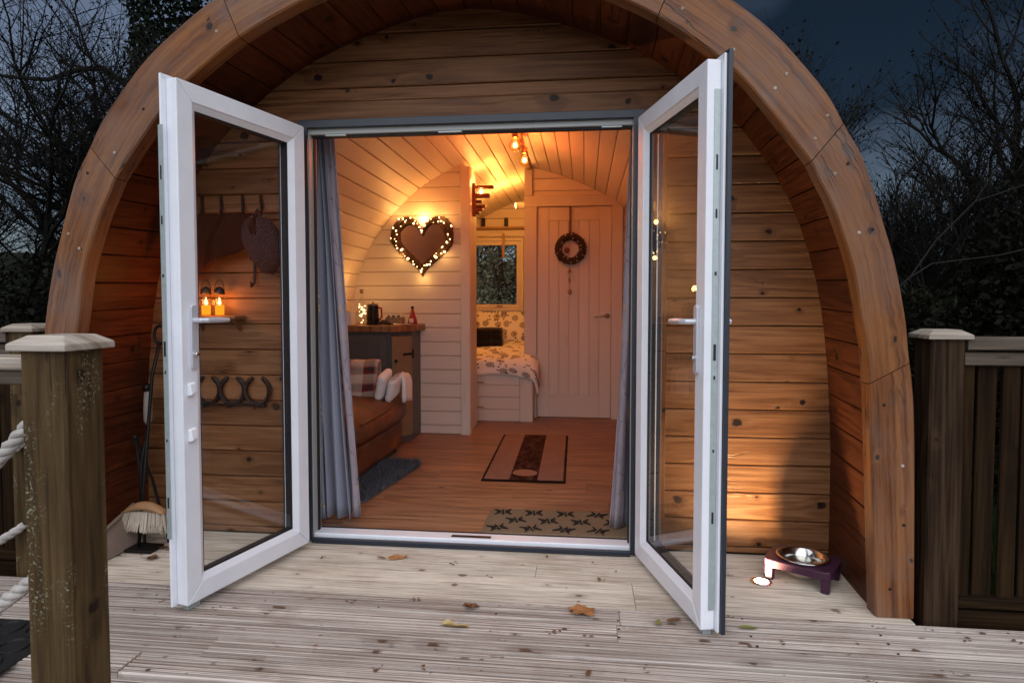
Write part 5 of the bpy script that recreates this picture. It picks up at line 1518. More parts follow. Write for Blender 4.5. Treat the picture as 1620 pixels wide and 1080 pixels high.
# ================================================================== THINGS ON THE PORCH
def wall_things():
    y = YF
    t = thing('coat_rail', 'wooden rail of black iron hooks on the porch wall behind the left door', 'coat hooks', (-1.70, y, 1.6))
    mb = MB(); mb.box((-1.69, y - 0.011, 1.635), (0.46, 0.018, 0.085), 0.004); mb.build('rail_board', 'wall_wood', t)
    for x in (-1.85, -1.75, -1.64, -1.545):
        mb = MB(); mb.tube([(x - 0.018, y - 0.022, 1.675), (x - 0.012, y - 0.03, 1.63), (x + 0.004, y - 0.055, 1.585), (x + 0.012, y - 0.075, 1.575), (x + 0.014, y - 0.085, 1.60)], [0.009, 0.008, 0.007, 0.006, 0.005], 6)
        mb.build('hook', 'dark_metal', t, smooth=True)
    # coat hanging with its hem slanting up to the right
    mb = MB()
    def f(u, v):
        x = -1.93 + 0.40 * u
        hem = 1.27 + 0.20 * u ** 1.2
        top = 1.585 - 0.012 * abs(math.sin(u * 9))
        z = top + (hem - top) * v
        return (x + 0.012 * math.sin(v * 4 + u * 3), y - 0.075 - 0.028 * math.sin(u * 13 + v * 1.3) - 0.035 * math.sin(v * 2.6), z)
    mb.grid(f, 30, 18, 0.4, 0.35); o = mb.build('hanging_coat', 'coat_cloth', smooth=True, solid=0.02)
    tag(o, 'dark maroon coat hanging from the porch hooks behind the left door', 'coat')
    t = thing('knitted_bag', 'dark red knitted bag with pale weave hanging from the end hook', 'bag', (-1.52, y - 0.09, 1.30))
    mb = MB(); n = 20; rows = [(1.555, .03, .03), (1.545, .065, .045), (1.50, .092, .06), (1.45, .10, .07), (1.40, .088, .07), (1.35, .066, .06), (1.31, .042, .045), (1.29, .012, .015)]
    ks = []
    for z, a, b in rows:
        off = (1.55 - z) * 0.22
        ks.append(mb.add([(-1.545 + off + a * math.cos(2 * math.pi * i / n), y - 0.095 + (b * 0.62 + 0.016 * noise.noise(Vector((i * .9, z * 22, 3)))) * math.sin(2 * math.pi * i / n), z + 0.012 * noise.noise(Vector((i * .7, z * 14, 0)))) for i in range(n)]))
    for r_, (k0, k1) in enumerate(zip(ks, ks[1:])):
        for i in range(n):
            j = (i + 1) % n
            mb.face((k0 + i, k0 + j, k1 + j, k1 + i), [(i / n, r_ / 7), ((i + 1) / n, r_ / 7), ((i + 1) / n, (r_ + 1) / 7), (i / n, (r_ + 1) / 7)])
    mb.build('pouch', 'knit_bag', t, smooth=True)
    mb = MB(); mb.tube([(-1.565, y - 0.115, 1.55), (-1.545, y - 0.085, 1.60), (-1.52, y - 0.115, 1.55)], 0.006, 6); mb.build('strap', 'knit_bag', t, smooth=True)
    t = thing('key_hook', 'single black wrought iron hook on the porch wall below the bag', 'hook', (-1.605, y, 1.24))
    mb = MB(); mb.tube([(-1.608, y - 0.008, 1.365), (-1.605, y - 0.014, 1.30), (-1.605, y - 0.02, 1.25), (-1.608, y - 0.045, 1.232), (-1.604, y - 0.055, 1.255)], [0.008, 0.006, 0.006, 0.007, 0.004], 6); mb.box((-1.606, y - 0.006, 1.37), (0.055, 0.008, 0.018), 0.002); mb.build('iron', 'dark_metal', t)
    # little shelf with two lit jar lanterns
    t = thing('lantern_shelf', 'small wooden shelf on the porch wall under the glowing lanterns', 'shelf', (-1.78, y - 0.05, 1.07))
    mb = MB(); mb.box((-1.79, y - 0.056, 1.082), (0.26, 0.10, 0.016), 0.003); mb.build('board', 'wall_wood', t)
    for x in (-1.89, -1.69):
        mb = MB(); mb.prism([(0, 0), (-0.07, 0), (0, -0.06)], -0.006, 0.006, Matrix(((0, 0, 1), (1, 0, 0), (0, 1, 0))), (x, y - 0.004, 1.0735)); mb.build('bracket', 'wall_wood', t)
    for x, lab in ((-1.765, 'amber jar lantern glowing on the shelf, nearer the doorway'), (-1.835, 'amber jar lantern glowing on the shelf, partly behind the door stile')):
        t = thing('jar_lantern', lab, 'lantern', (x, y - 0.06, 1.0905), 'glowing jar lanterns on the porch shelf')
        c = (x, y - 0.058, 1.0905)
        mb = MB(); mb.lathe([(0.028, 0.0), (0.031, 0.004), (0.031, 0.092), (0.022, 0.104)], c, 16); mb.build('jar', 'jar_glass', t, smooth=True)
        mb = MB(); mb.lathe([(0.020, 0.004), (0.021, 0.046), (0.017, 0.052), (0.001, 0.049)], c, 14); mb.build('glowing_candle', 'candle_glow', t, smooth=True)
        mb = MB(); mb.lathe([(0.001, 0.050), (0.0065, 0.058), (0.006, 0.068), (0.001, 0.088)], c, 10); mb.build('flame', 'flame_glow', t, smooth=True)
        mb = MB(); mb.lathe([(0.024, 0.104), (0.026, 0.110), (0.022, 0.128), (0.010, 0.140), (0.001, 0.142)], c, 14); mb.build('cap', 'dark_metal', t, smooth=True)
        mb = MB(); mb.tube([(x + 0.026 * math.cos(a), c[1], c[2] + 0.118 + 0.055 * math.sin(a)) for a in [math.pi * i / 10 for i in range(11)]], 0.002, 5); mb.build('wire_handle', 'dark_metal', t)
        lamp('candle_light', (c[0], c[1] - 0.045, c[2] + 0.075), 0.45, (1.0, 0.30, 0.05), 0.02, t)
    # three horseshoes joined by a bar
    t = thing('horseshoe_rack', 'black iron rack made of three upturned horseshoes on the porch wall', 'rack', (-1.735, y, 0.65))
    for x in (-1.602, -1.732, -1.862):
        mb = MB()
        path = []
        for i in range(17):
            a = R(-90 - 155 + 310 * i / 16)
            path.append((x + 0.062 * math.cos(a) * (1.0 if math.sin(a) < 0.5 else 0.9), y - 0.014, 0.722 + 0.070 * math.sin(a)))
        mb.tube(path, [0.008] + [0.0115] * 15 + [0.008], 6); mb.build('horseshoe', 'dark_metal', t)
    mb = MB(); mb.tube([(-1.96, y - 0.02, 0.652), (-1.80, y - 0.022, 0.648), (-1.66, y - 0.022, 0.652), (-1.56, y - 0.02, 0.645)], 0.008, 6)
    mb.build('bar', 'dark_metal', t)
    for x in (-1.60, -1.735, -1.865):
        mb = MB(); mb.tube([(x, y - 0.012, 0.645), (x, y - 0.05, 0.640), (x, y - 0.058, 0.665)], 0.006, 6); mb.build('peg', 'dark_metal', t)
wall_things()

def fireside_tools():
    t = thing('poker_stand', 'tall black iron poker stand with ring handle in the porch corner', 'tool stand', (-2.045, 2.69, 0.0))
    mb = MB(); mb.box((-2.04, 2.70, 0.008), (0.13, 0.10, 0.014), 0.003); mb.build('base_plate', 'dark_metal', t)
    mb = MB(); mb.tube([(-2.06, 2.69, 0.014), (-2.075, 2.77, 0.40), (-2.075, 2.83, 0.80), (-2.055, 2.86, 0.955)], 0.008, 8); mb.build('rod', 'dark_metal', t, smooth=True)
    mb = MB(); mb.tube([(-2.052 + 0.030 * math.cos(a), 2.862, 0.998 + 0.044 * math.sin(a)) for a in [2 * math.pi * i / 20 for i in range(21)]], 0.0075, 8, False); mb.build('ring_handle', 'dark_metal', t, smooth=True)
    t = thing('hearth_brush', 'hearth brush with pale bristles hanging on the poker stand', 'brush', (-2.06, 2.72, 0.10))
    mb = MB(); mb.lathe([(0.010, 0.0), (0.018, 0.02), (0.020, 0.07), (0.018, 0.15), (0.013, 0.17)], (-2.115, 2.845, 0.56), 12, Matrix.Rotation(R(2), 3, 'Y')); mb.build('grip', 'wood_grip', t, smooth=True)
    mb = MB(); mb.tube([(-2.115, 2.845, 0.56), (-2.12, 2.80, 0.38), (-2.085, 2.745, 0.20)], 0.007, 8); mb.lathe([(0.02, 0), (0.021, 0.025), (0.01, 0.035)], (-2.113, 2.845, 0.725), 10); mb.build('rod', 'dark_metal', t, smooth=True)
    mb = MB()
    mb.grid(lambda u, v: (-2.15 + 0.21 * u, 2.72 + 0.022 * math.cos(v * math.pi), 0.168 + 0.030 * math.sin(u * math.pi) ** 0.6 * math.sin(v * math.pi) + 0.02 * math.sin(u * math.pi)), 14, 8)
    mb.build('head', 'tan_wood', t, smooth=True, solid=0.008)
    r2 = random.Random(8); mb = MB()
    for k in range(420):
        u, v = r2.random(), r2.random()
        x = -2.15 + 0.21 * u; yy = 2.70 + 0.04 * v
        dx = (u - 0.65) * 0.05
        mb.tube([(x, yy, 0.175), (x + dx * .6, yy - .006, 0.125), (x + dx + r2.uniform(-.006, .006), yy - .012 + r2.uniform(-.006, .006), 0.086 + r2.uniform(-.008, .01))], [0.0022, 0.0026, 0.0012], 3, False)
    o = mb.build('bristles', 'bristle', t); o['kind'] = 'stuff'
    t = thing('fire_tongs', 'pair of crossed black iron tongs leaning behind the hearth brush', 'tongs', (-2.03, 2.78, 0.0))
    mb = MB(); mb.tube([(-2.155, 2.80, 0.50), (-2.08, 2.82, 0.30), (-1.985, 2.80, 0.0)], 0.008, 6); mb.tube([(-2.15, 2.81, 0.505), (-2.12, 2.80, 0.28), (-2.085, 2.76, 0.0)], 0.009, 6); mb.ball((-2.152, 2.805, 0.505), 0.014, 8, 6); mb.build('arms', 'dark_metal', t)
    t = thing('dustpan', 'taupe dustpan standing on edge against the porch side wall', 'dustpan', (-2.11, 2.66, 0.0))
    A = [Vector((-2.115, 2.52, 0.004)), Vector((-2.10, 2.765, 0.004)), Vector((-2.155, 2.775, 0.185)), Vector((-2.155, 2.53, 0.105))]
    n = (A[1] - A[0]).cross(A[3] - A[0]).normalized()
    mb = MB(); k = mb.add(A + [p - n * 0.012 for p in A])
    for f in ((0, 1, 2, 3), (7, 6, 5, 4), (0, 4, 5, 1), (1, 5, 6, 2), (2, 6, 7, 3), (3, 7, 4, 0)): mb.face([k + i for i in f])
    mb.build('tray', 'taupe_tray', t, bevel=0.004)
    mb = MB(); mb.tube([A[1] + n * 0.01, A[2] + n * 0.012], 0.012, 6); mb.tube([A[3] + n * 0.008, A[2] + n * 0.010], 0.008, 6); mb.build('lip', 'taupe_tray', t)
    mb = MB(); mb.tube([(A[1] + A[2]) / 2, (A[1] + A[2]) / 2 + Vector((0.02, 0.07, 0.05))], 0.014, 8); mb.build('handle', 'taupe_tray', t)
fireside_tools()

def dog_bowl():
    c = Vector((0.915, 2.725, 0)); M = Matrix.Rotation(R(-33), 3, 'Z')
    t = thing('bowl_stand', 'low dark purple wooden pet bowl stand in the right porch corner', 'pet stand', c)
    n = 40; hx, hy = 0.134, 0.108
    def outer(a):
        ca, sa = math.cos(a), math.sin(a); p = 7
        k = (abs(ca / hx) ** p + abs(sa / hy) ** p) ** (-1 / p); return (k * ca, k * sa)
    mb = MB(); rings = []
    for rr, z in (('o', 0.056), ('o', 0.088), ('i', 0.092), ('i', 0.056)):
        pts = []
        for i in range(n):
            a = 2 * math.pi * i / n
            x, yy = outer(a) if rr == 'o' else (0.088 * math.cos(a), 0.088 * math.sin(a))
            pts.append(c + M @ Vector((x, yy, z)))
        rings.append(mb.add(pts))
    for q in range(4):
        a, b = rings[q], rings[(q + 1) % 4]
        for i in range(n):
            j = (i + 1) % n; mb.face((a + i, a + j, b + j, b + i))
    mb.build('top', 'purple_paint', t, bevel=0.003)
    for sx in (-1, 1):
        for sy in (-1, 1):
            mb = MB(); mb.box(c + M @ Vector((sx * 0.108, sy * 0.082, 0.0285)), (0.032, 0.032, 0.056), 0.004, M, grain=2); mb.build('leg', 'purple_paint', t)
    b = thing('steel_bowl', 'shiny steel pet bowl set into the purple stand', 'bowl', c + Vector((0, 0, 0.02)))
    mb = MB(); mb.lathe([(0.060, 0.022), (0.078, 0.034), (0.086, 0.07), (0.0875, 0.0935), (0.104, 0.096), (0.105, 0.100), (0.098, 0.101), (0.084, 0.098), (0.080, 0.07), (0.066, 0.040), (0.001, 0.037)], c, 40)
    mb.build('shell', 'steel', b, smooth=True)
    mb = MB(); mb.lathe([(0.079, 0.066), (0.001, 0.0665)], c, 32); mb.build('water', 'jar_glass', b)
    # recessed deck light
    l = Vector((0.735, 2.672, 0))
    t = thing('deck_light', 'lit round recessed light in the deck beside the pet bowl stand', 'deck light', l)
    mb = MB(); mb.lathe([(0.027, 0.0012), (0.029, 0.004), (0.041, 0.004), (0.044, 0.0005)], l, 28); mb.build('rim', 'steel', t, smooth=True)
    mb = MB(); mb.lathe([(0.001, 0.0045), (0.027, 0.004), (0.027, 0.001)], l, 24); mb.build('lens', 'deck_lens', t)
    d = bpy.data.lights.new('deck_spot', 'SPOT'); d.energy = 19.0; d.color = (1.0, 0.70, 0.34); d.spot_size = R(142); d.spot_blend = 1.0; d.shadow_soft_size = 0.012
    link('deck_spot', d, t, Matrix.Translation(l + Vector((0, 0, 0.008))) @ Matrix.Rotation(R(180 - 14), 4, 'X'))
dog_bowl()

# ------------------------------------------------------------------ posts, rails, ropes
def post(x0, x1, y0, y1, z0, zt, label, name='deck_post', mat='post_wood', cap='cap_wood'):
    cx, cy = (x0 + x1) / 2, (y0 + y1) / 2
    t = thing(name, label, 'post', (cx, cy, z0), 'capped posts round the deck')
    mb = MB(); mb.box((cx, cy, (z0 + zt) / 2), (x1 - x0, y1 - y0, zt - z0), 0.006, grain=2); mb.build('shaft', mat, t)
    w, d = (x1 - x0) / 2 + 0.017, (y1 - y0) / 2 + 0.017
    mb = MB(); k = []
    for s, z in ((1.0, zt + 0.0), (1.0, zt + 0.016), (0.62, zt + 0.034)):
        k.append(mb.add([(cx - w * s, cy - d * s, z), (cx + w * s, cy - d * s, z), (cx + w * s, cy + d * s, z), (cx - w * s, cy + d * s, z)]))
    for a, b in zip(k, k[1:]):
        for i in range(4):
            j = (i + 1) % 4; mb.face((a + i, a + j, b + j, b + i))
    mb.face([k[0] + i for i in (3, 2, 1, 0)]); mb.face([k[2] + i for i in range(4)])
    mb.build('cap', cap, t, bevel=0.003)
    return t
post(-1.248, -1.138, 1.268, 1.385, 0.0, 1.045, 'weathered lichen-speckled capped post standing nearest, with ropes tied behind it')
post(-2.432, -2.318, 2.42, 2.535, -0.42, 1.030, 'capped post half hidden behind the nearest post, beside the left arch foot')
post(1.240, 1.357, 2.42, 2.54, -0.42, 1.022, 'shade-toned dark capped post at the right foot of the arch', mat='fence_post_wood')

def rope(name, label, p0, p1, sag, r=0.0155):
    p0, p1 = Vector(p0), Vector(p1)
    n = 90; L = (p1 - p0).length
    pts = [p0.lerp(p1, i / n) - Vector((0, 0, 4 * sag * (i / n) * (1 - i / n))) for i in range(n + 1)]
    mb = MB()
    for s in range(3):
        path = []; d = 0
        for i, p in enumerate(pts):
            if i: d += (p - pts[i - 1]).length
            tg = (pts[min(i + 1, n)] - pts[max(i - 1, 0)]).normalized()
            a = tg.cross(Vector((0, 1, 0))).normalized(); b = tg.cross(a)
            th = d / 0.10 * 2 * math.pi + s * 2.094
            path.append(p + (a * math.cos(th) + b * math.sin(th)) * r * 0.56)
        mb.tube(path, r * 0.66, 7)
    o = mb.build(name, 'rope_fibre', smooth=True)
    return tag(o, label, 'rope', 'twisted ropes strung along the deck edge')
rope('rope', 'upper thick twisted rope tied to the nearest post', (-1.249, 1.33, 0.915), (-2.50, 1.42, 0.915), 0.36)
rope('rope', 'lower thick twisted rope tied to the nearest post', (-1.249, 1.33, 0.535), (-2.50, 1.42, 0.535), 0.27)
rope('rope', 'upper twisted rope ending at the half hidden post', (-2.38, 2.418, 0.55), (-2.60, 1.45, 0.62), 0.12)
rope('rope', 'lower twisted rope ending at the half hidden post', (-2.38, 2.418, 0.20), (-2.60, 1.45, 0.30), 0.12)
post(-2.62, -2.51, 1.36, 1.47, -0.42, 1.045, 'capped deck post at the far end of the ropes')

def side_rail():
    t = thing('hand_rail', 'pale timber hand rail running left from the nearest post', 'rail', (-1.9, 1.345, 0.96))
    mb = MB(); mb.box((-1.88, 1.345, 1.012), (1.255, 0.075, 0.030), 0.004); mb.build('top_rail', 'cap_wood', t)
    mb = MB(); mb.box((-1.88, 1.345, 0.978), (1.255, 0.045, 0.034), 0.003); mb.build('under_rail', 'rail_wood', t)
side_rail()

def fence(x0, x1, label, first):
    t = thing('fence_panel', label, 'fence', ((x0 + x1) / 2, 2.46, 0.0), 'slatted fence panels beside the pod')
    xm, w = (x0 + x1) / 2, x1 - x0
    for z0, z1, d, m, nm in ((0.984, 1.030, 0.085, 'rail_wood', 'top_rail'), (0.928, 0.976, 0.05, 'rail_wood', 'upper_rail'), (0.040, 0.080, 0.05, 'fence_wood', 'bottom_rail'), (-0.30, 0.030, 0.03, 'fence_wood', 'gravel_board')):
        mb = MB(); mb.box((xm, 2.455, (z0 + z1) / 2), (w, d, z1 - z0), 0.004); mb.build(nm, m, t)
    x = x0 + 0.003; k = 0
    while x < x1 - 0.05:
        ww = first[k] if k < len(first) else 0.062
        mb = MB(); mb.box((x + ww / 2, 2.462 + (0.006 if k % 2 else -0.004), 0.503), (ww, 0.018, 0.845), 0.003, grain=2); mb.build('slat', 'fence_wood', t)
        x += ww + 0.015; k += 1
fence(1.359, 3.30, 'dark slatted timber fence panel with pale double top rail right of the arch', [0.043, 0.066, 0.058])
fence(-3.90, -2.434, 'slatted timber fence panel beside the half hidden post at the left edge', [])

def rubber_mat():
    t = thing('rubber_mat', 'black rubber ring mat on the deck behind the nearest post', 'mat', (-2.0, 1.95, 0.0))
    mb = MB(); mb.box((-2.12, 1.80, 0.009), (0.66, 0.44, 0.006), 0.002); mb.build('sheet', 'black_rubber', t)
    for i in range(5):
        for j in range(4):
            mb = MB(); cx, cy = -2.38 + i * 0.125, 1.64 + j * 0.107
            mb.tube([(cx + 0.046 * math.cos(a), cy + 0.046 * math.sin(a), 0.014) for a in [2 * math.pi * q / 16 for q in range(17)]], 0.006, 5, False)
            mb.build('ring', 'black_rubber', t)
rubber_mat()

# ------------------------------------------------------------------ fallen leaves
def leaf_mesh(kind, s, seed):
    r2 = random.Random(seed); mb = MB()
    if kind == 'maple':
        n = 26; pts = []
        for i in range(n):
            a = 2 * math.pi * i / n
            rr = s * (0.62 + 0.30 * abs(math.cos(2.5 * a)) ** 0.7 * (1 if i % 2 == 0 else 0.82)) * (0.9 + 0.2 * r2.random())
            pts.append((rr * math.cos(a), rr * math.sin(a)))
    else:
        n = 14; pts = []
        for i in range(n):
            a = 2 * math.pi * i / n
            pts.append((s * math.cos(a), s * 0.30 * math.sin(a) * (1 - 0.3 * math.cos(a))))
    c = mb.add([(0, 0, 0.004 * s / 0.05)])
    ring1 = mb.add([(x * .55, y * .55, s * 0.10 * noise.noise(Vector((x * 30, y * 30, seed)))) for x, y in pts])
    ring2 = mb.add([(x, y, s * 0.38 * noise.noise(Vector((x * 22, y * 22, seed + 5))) + s * 0.12) for x, y in pts])
    n = len(pts)
    for i in range(n):
        j = (i + 1) % n
        mb.face((c, ring1 + i, ring1 + j)); mb.face((ring1 + i, ring2 + i, ring2 + j, ring1 + j))
    if kind == 'maple': mb.tube([(0, 0, 0.003), (-s * 1.0, -s * 0.3, 0.006), (-s * 1.35, -s * 0.32, 0.01)], 0.0015, 4)
    return mb
LV = [('maple', 0.058, 'leaf_tan', (0.0, 2.325), 0.4, 'large curled tan leaf lying on the deck before the threshold'),
      ('maple', 0.036, 'leaf_brown', (-0.42, 2.320), 1.1, 'small dark curled leaf near the middle of the grooved deck'),
      ('oval', 0.052, 'leaf_yellow', (-0.45, 2.165), -0.1, 'pale yellow narrow leaf on the grooved deck'),
      ('oval', 0.045, 'leaf_tan', (-0.83, 2.73), 0.4, 'slim orange leaf on the smooth boards near the threshold'),
      ('oval', 0.030, 'leaf_green', (0.27, 2.27), 1.4, 'small yellow-green leaf on the deck by the right door'),
      ('oval', 0.028, 'leaf_brown', (0.33, 2.295), 0.1, 'small brown leaf lying beside the yellow-green leaf'),
      ('oval', 0.036, 'leaf_green', (0.585, 2.27), 0.05, 'thin green leaf on the deck right of the right door foot'),
      ('oval', 0.026, 'leaf_brown', (-0.90, 2.72), -0.3, 'tiny brown leaf on the smooth boards left of the slim orange leaf'),
      ('oval', 0.024, 'leaf_brown', (0.02, 1.93), 1.3, 'small upright brown leaf at the near edge of the deck'),
      ('maple', 0.030, 'leaf_brown', (-1.93, 2.60), 0.3, 'dark leaf on the boards under the hearth brush'),
      ('maple', 0.026, 'leaf_brown', (-1.96, 2.72), 2.0, 'dark leaf near the poker stand base')]
for i, (kd, s, m, (x, y), a, lab) in enumerate(LV):
    mb = leaf_mesh(kd, s, i + 3)
    me = mb.build('fallen_leaf', m, smooth=True, mesh_only=True)
    o = link('fallen_leaf', me, None, Matrix.Translation((x, y, 0.006)) @ Matrix.Rotation(a, 4, 'Z'))
    tag(o, lab, 'leaf', 'fallen leaves on the deck')
def litter():
    r2 = random.Random(21); mb = MB()
    spots = [(r2.uniform(-2.2, 1.6), r2.uniform(1.6, 2.36)) for _ in range(46)] + [(r2.uniform(-2.1, -1.9), r2.uniform(2.60, 2.85)) for _ in range(14)] + [(r2.uniform(-1.2, 0.3), r2.uniform(2.5, 2.85)) for _ in range(8)]
    for x, y in spots:
        for _ in range(r2.randint(1, 5)):
            px, py, s, a = x + r2.gauss(0, .012), y + r2.gauss(0, .010), r2.uniform(.003, .009), r2.uniform(0, 6.28)
            k = mb.add([(px + s * q * math.cos(a + b), py + s * q * math.sin(a + b), 0.0025 + 0.5 * s * r2.random()) for q, b in ((1.3, 0), (.6, 1.3), (1.2, 3.0), (.7, 4.5))])
            mb.face((k, k + 1, k + 2, k + 3))
    o = mb.build('leaf_litter', 'leaf_brown'); o['kind'] = 'stuff'
    tag(o, 'crumbs of broken brown leaf scattered over the deck', 'leaf litter', kind='stuff')
litter()

# ================================================================== TREES, HEDGES, GRASS
def tree(name, label, base, height, seed, spread=0.5, levels=5, leafn=2500, leaf='twig_leaf', ls=0.035, trunk=0.10, lean=(0, 0), twigs=True, group='bare trees round the pod', up=0.35, nb=4, bare=0.0):
    r2 = random.Random(seed)
    t = thing(name, label, 'tree', base, group)
    mb = MB(); tips = []
    def grow(p, d, L, r, lv):
        n = 4 if lv >= levels - 1 else 3
        path, rad = [p], [r]
        q = p.copy(); dd = d.copy()
        for i in range(n):
            dd = (dd + Vector((r2.gauss(0, .16), r2.gauss(0, .16), r2.gauss(0, .12) + up * 0.12))).normalized()
            q = q + dd * L / n
            path.append(q.copy()); rad.append(r * (1 - 0.42 * (i + 1) / n))
        mb.tube(path, rad, 6 if lv >= levels - 1 else (4 if lv > 1 else 3), False)
        if lv <= 1: tips.append((path[-1], dd)); tips.append((path[-2], dd))
        if lv == 0: return
        k = nb + (1 if r2.random() < .5 else 0) if lv < levels else nb + 2
        for i in range(k):
            f = r2.uniform(0.35, 1.0) if i < k - 1 else 1.0
            idx = min(n - 1, int(f * n)); fr = f * n - idx
            pp = path[idx].lerp(path[idx + 1], min(1, fr))
            az = r2.uniform(0, 6.28)
            side = Vector((math.cos(az), math.sin(az), r2.uniform(-0.2, 0.5))).normalized()
            nd = (dd * (1 - spread) + side * spread * r2.uniform(.7, 1.3)).normalized() if i < k - 1 else (dd + side * 0.2).normalized()
            grow(pp, nd, L * r2.uniform(.55, .78), r * (0.42 + .16 * r2.random()) if i < k - 1 else r * .58, lv - 1)
    b = Vector(base)
    grow(b, Vector((lean[0], lean[1], 1)).normalized(), height * 0.36, trunk, levels)
    o = mb.build('trunk', 'bark', t)
    if leafn:
        mb = MB()
        for i in range(leafn):
            p, d = tips[r2.randrange(len(tips))]
            q = p + Vector((r2.gauss(0, .07), r2.gauss(0, .07), r2.gauss(0, .07))) * (height / 5)
            if q.z < b.z + height * bare: continue
            add_leaf(mb, q, ls * r2.uniform(.6, 1.3), r2)
        mb.build('crown', leaf, t)
    return t

def add_leaf(mb, q, s, r2):
    a = Vector((r2.gauss(0, 1), r2.gauss(0, 1), r2.gauss(0, 1))).normalized(); c = a.cross(Vector((r2.gauss(0, 1), r2.gauss(0, 1), r2.gauss(0, 1)))).normalized()
    k = mb.add([q - a * s, q - c * s * .55, q + a * s, q + c * s * .55]); mb.face((k, k + 1, k + 2, k + 3))

def bush(name, label, c, size, n, leaf='hedge_leaf', ls=0.045, seed=1, cat='hedge', group='dark hedges and bushes', stems=True):
    r2 = random.Random(seed)
    t = thing(name, label, cat, (c[0], c[1], c[2]), group)
    mb = MB()
    lob = [(Vector((r2.uniform(-.75, .75) * size[0], r2.uniform(-.6, .6) * size[1], r2.uniform(.25, .8) * size[2])), r2.uniform(.35, .6)) for _ in range(9)]
    for i in range(n):
        L, k = lob[r2.randrange(len(lob))]
        d = Vector((r2.gauss(0, 1), r2.gauss(0, 1), r2.gauss(0, 1))).normalized() * (r2.random() ** 0.4)
        q = Vector(c) + L + Vector((d.x * size[0] * k, d.y * size[1] * k, d.z * size[2] * k * 0.8))
        if q.z < c[2]: q.z = c[2] + r2.random() * 0.2
        add_leaf(mb, q, ls * r2.uniform(.6, 1.4), r2)
    mb.build('foliage', leaf, t)
    mb = MB()
    for i in range(10):
        x, y = r2.uniform(-.7, .7) * size[0], r2.uniform(-.5, .5) * size[1]
        p = Vector((c[0] + x * .6, c[1] + y * .6, c[2] - 0.05))
        path = [p]
        for k in range(4):
            p = p + Vector((x * .12 + r2.gauss(0, .06), y * .1 + r2.gauss(0, .06), size[2] * 0.26)); path.append(p)
        mb.tube(path, [0.03, 0.025, 0.018, 0.012, 0.006], 5, False)
    mb.build('stem', 'bark', t)
    return t

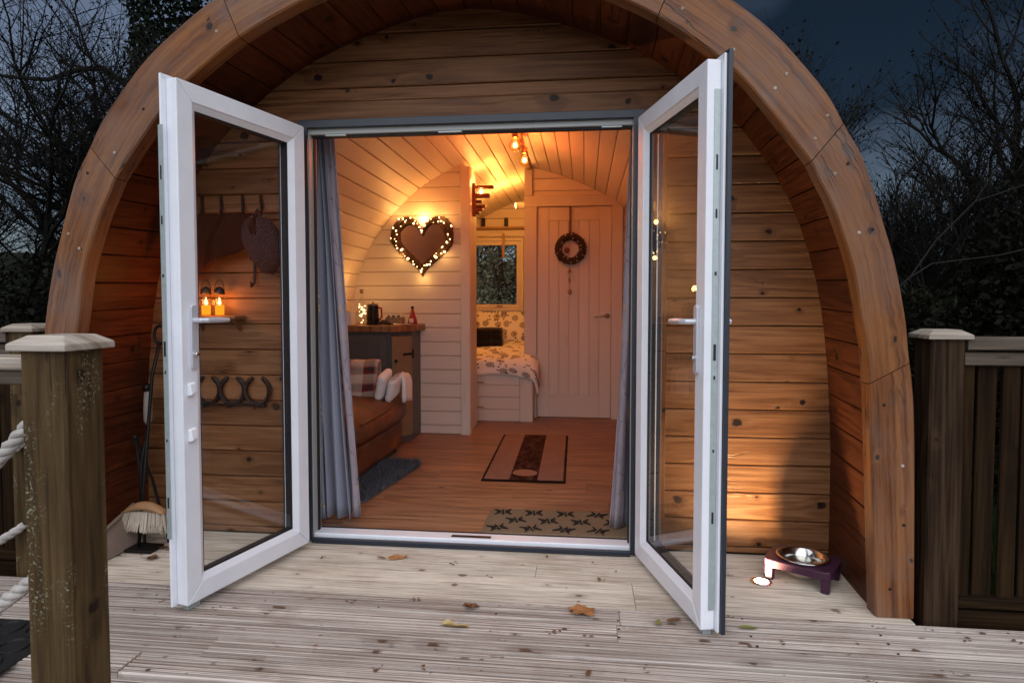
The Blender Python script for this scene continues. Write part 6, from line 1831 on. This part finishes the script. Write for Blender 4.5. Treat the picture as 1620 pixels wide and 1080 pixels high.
def plant_trees():
    # left of the pod
    tree('bare_tree', 'spreading bare tree with fine twigs at the far left edge', (-8.9, 8.6, -0.4), 7.4, 3, 0.58, 5, 3800, ls=0.024, trunk=0.13, lean=(0.1, 0), nb=5)
    tree('bare_tree', 'forked bare tree with a long level bough close to the left of the arch', (-7.2, 9.4, -0.4), 7.6, 8, 0.56, 5, 3800, ls=0.024, trunk=0.12, lean=(-0.05, 0), nb=5)
    tree('bare_tree', 'thin twiggy tree further back between the two left trees', (-10.4, 12.6, -0.2), 9.2, 14, 0.55, 5, 2500, ls=0.03, trunk=0.13)
    t2 = bpy.data.objects['bare_tree.001']
    mb = MB(); mb.tube([(-7.1, 9.3, 4.55), (-7.45, 9.2, 4.80), (-7.8, 9.15, 4.78), (-8.3, 9.1, 4.62), (-8.9, 9.0, 4.66), (-9.3, 9.0, 4.75)], [.05, .045, .04, .034, .028, .02], 6); mb.build('level_bough', 'bark', t2)
    tree('ivy_tree', 'dark ivy-clad tree rising behind the left shoulder of the arch', (-7.15, 10.4, -0.3), 7.5, 31, 0.35, 4, 0, trunk=0.16, group='ivy tree')
    r2 = random.Random(77)
    ivy = bpy.data.objects['ivy_tree']
    mb = MB()
    for i in range(15000):
        h = r2.random() ** 0.8
        z = -0.2 + h * 8.6
        w = 0.30 + 0.42 * math.exp(-((z - 6.0) / 1.9) ** 2) + 0.22 * noise.noise(Vector((z * 1.3, 0, 4)))
        a = r2.uniform(0, 6.28); rr = w * (0.5 + 0.5 * r2.random())
        add_leaf(mb, Vector((-7.15 + rr * math.cos(a), 10.4 + rr * math.sin(a), z)), 0.055 * r2.uniform(.6, 1.3), r2)
    mb.build('crown', 'ivy_leaf', ivy)
    # right of the pod
    tree('bare_tree', 'small feathery tree top showing beside the right shoulder of the arch', (3.15, 9.2, -0.3), 5.2, 41, 0.34, 5, 5200, ls=0.026, trunk=0.07, bare=0.68, nb=5)
    tree('bare_tree', 'slender upright bare tree behind the right fence', (4.0, 7.9, -0.3), 4.1, 52, 0.46, 5, 3600, ls=0.02, trunk=0.07, nb=5)
    tree('bare_tree', 'taller bare tree at the far right edge of the picture', (5.15, 7.6, -0.3), 6.3, 63, 0.50, 5, 2600, ls=0.022, trunk=0.09, lean=(0.02, 0))
    tree('bare_tree', 'twiggy bare tree between the arch and the far right tree', (4.6, 10.0, -0.3), 4.8, 74, 0.46, 5, 2400, ls=0.024, trunk=0.08)
    # behind the pod, seen through the bedroom window
    tree('garden_tree', 'yellow-leaved tree seen through the bedroom window', (-2.1, 13.6, -0.3), 5.5, 85, 0.5, 5, 7000, 'far_leaf', 0.04, 0.10, group='trees behind the pod', bare=0.1)
    tree('garden_tree', 'second leafy tree behind the bedroom window, further back', (-2.9, 16.5, -0.2), 6.5, 96, 0.5, 4, 6000, 'far_leaf', 0.06, 0.10, group='trees behind the pod', bare=0.1)
    bush('garden_shrub', 'pale autumn shrub filling the bedroom window view', (-2.15, 12.0, -0.4), (1.3, 0.6, 2.6), 9000, 'far_leaf', 0.035, seed=12, cat='shrub', group='trees behind the pod')
    # hedges
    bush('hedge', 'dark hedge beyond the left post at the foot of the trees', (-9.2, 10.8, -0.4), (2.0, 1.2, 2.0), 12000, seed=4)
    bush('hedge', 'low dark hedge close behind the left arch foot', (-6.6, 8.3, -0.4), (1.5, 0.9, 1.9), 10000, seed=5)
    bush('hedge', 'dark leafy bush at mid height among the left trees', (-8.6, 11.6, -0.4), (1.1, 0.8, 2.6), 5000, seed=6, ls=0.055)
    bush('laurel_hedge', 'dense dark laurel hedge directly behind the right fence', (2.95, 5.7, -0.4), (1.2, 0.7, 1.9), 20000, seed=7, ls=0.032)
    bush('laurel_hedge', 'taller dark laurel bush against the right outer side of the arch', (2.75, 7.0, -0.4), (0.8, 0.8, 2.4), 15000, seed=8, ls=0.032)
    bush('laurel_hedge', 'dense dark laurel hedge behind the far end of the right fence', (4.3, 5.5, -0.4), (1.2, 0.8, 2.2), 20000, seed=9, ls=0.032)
    bush('bramble_bush', 'tall tangled bush at the right edge above the fence', (4.6, 6.6, -0.4), (0.9, 0.8, 2.6), 8000, seed=10, ls=0.026)
    # a pale bare bough in front of the right hedge
    mb = MB()
    for path, r in (([(1.95, 5.4, 0.6), (2.15, 5.2, 1.05), (2.45, 5.1, 1.35), (2.60, 5.1, 1.45)], .016), ([(2.45, 5.1, 1.35), (2.62, 5.1, 1.62), (2.86, 5.05, 1.9), (2.98, 5.0, 2.15)], .012), ([(2.86, 5.05, 1.9), (3.2, 5.0, 2.02)], .008), ([(2.6, 5.1, 1.45), (3.0, 5.0, 1.5), (3.5, 5.0, 1.62)], .009)):
        mb.tube(path, [r * .55 * (1 - .5 * i / len(path)) for i in range(len(path))], 5)
    o = mb.build('bare_bough', 'grey_bark'); tag(o, 'pale bare bough leaning across the dark right hedge', 'branch')
plant_trees()

def grass():
    r2 = random.Random(55); mb = MB()
    for i in range(9000):
        x, y = r2.uniform(1.2, 4.6), r2.uniform(2.62, 4.6)
        h = r2.uniform(.12, .75) * (1 if r2.random() < .35 else .4); a = r2.uniform(0, 6.28); w = .006
        k = mb.add([(x - w * math.cos(a), y - w * math.sin(a), -.44), (x + w * math.cos(a), y + w * math.sin(a), -.44), (x + r2.gauss(0, .07), y + r2.gauss(0, .07), -.44 + h)])
        mb.face((k, k + 1, k + 2))
    o = mb.build('long_grass', 'grass_blade'); tag(o, 'long green grass growing behind the right fence', 'grass', kind='stuff')
grass()
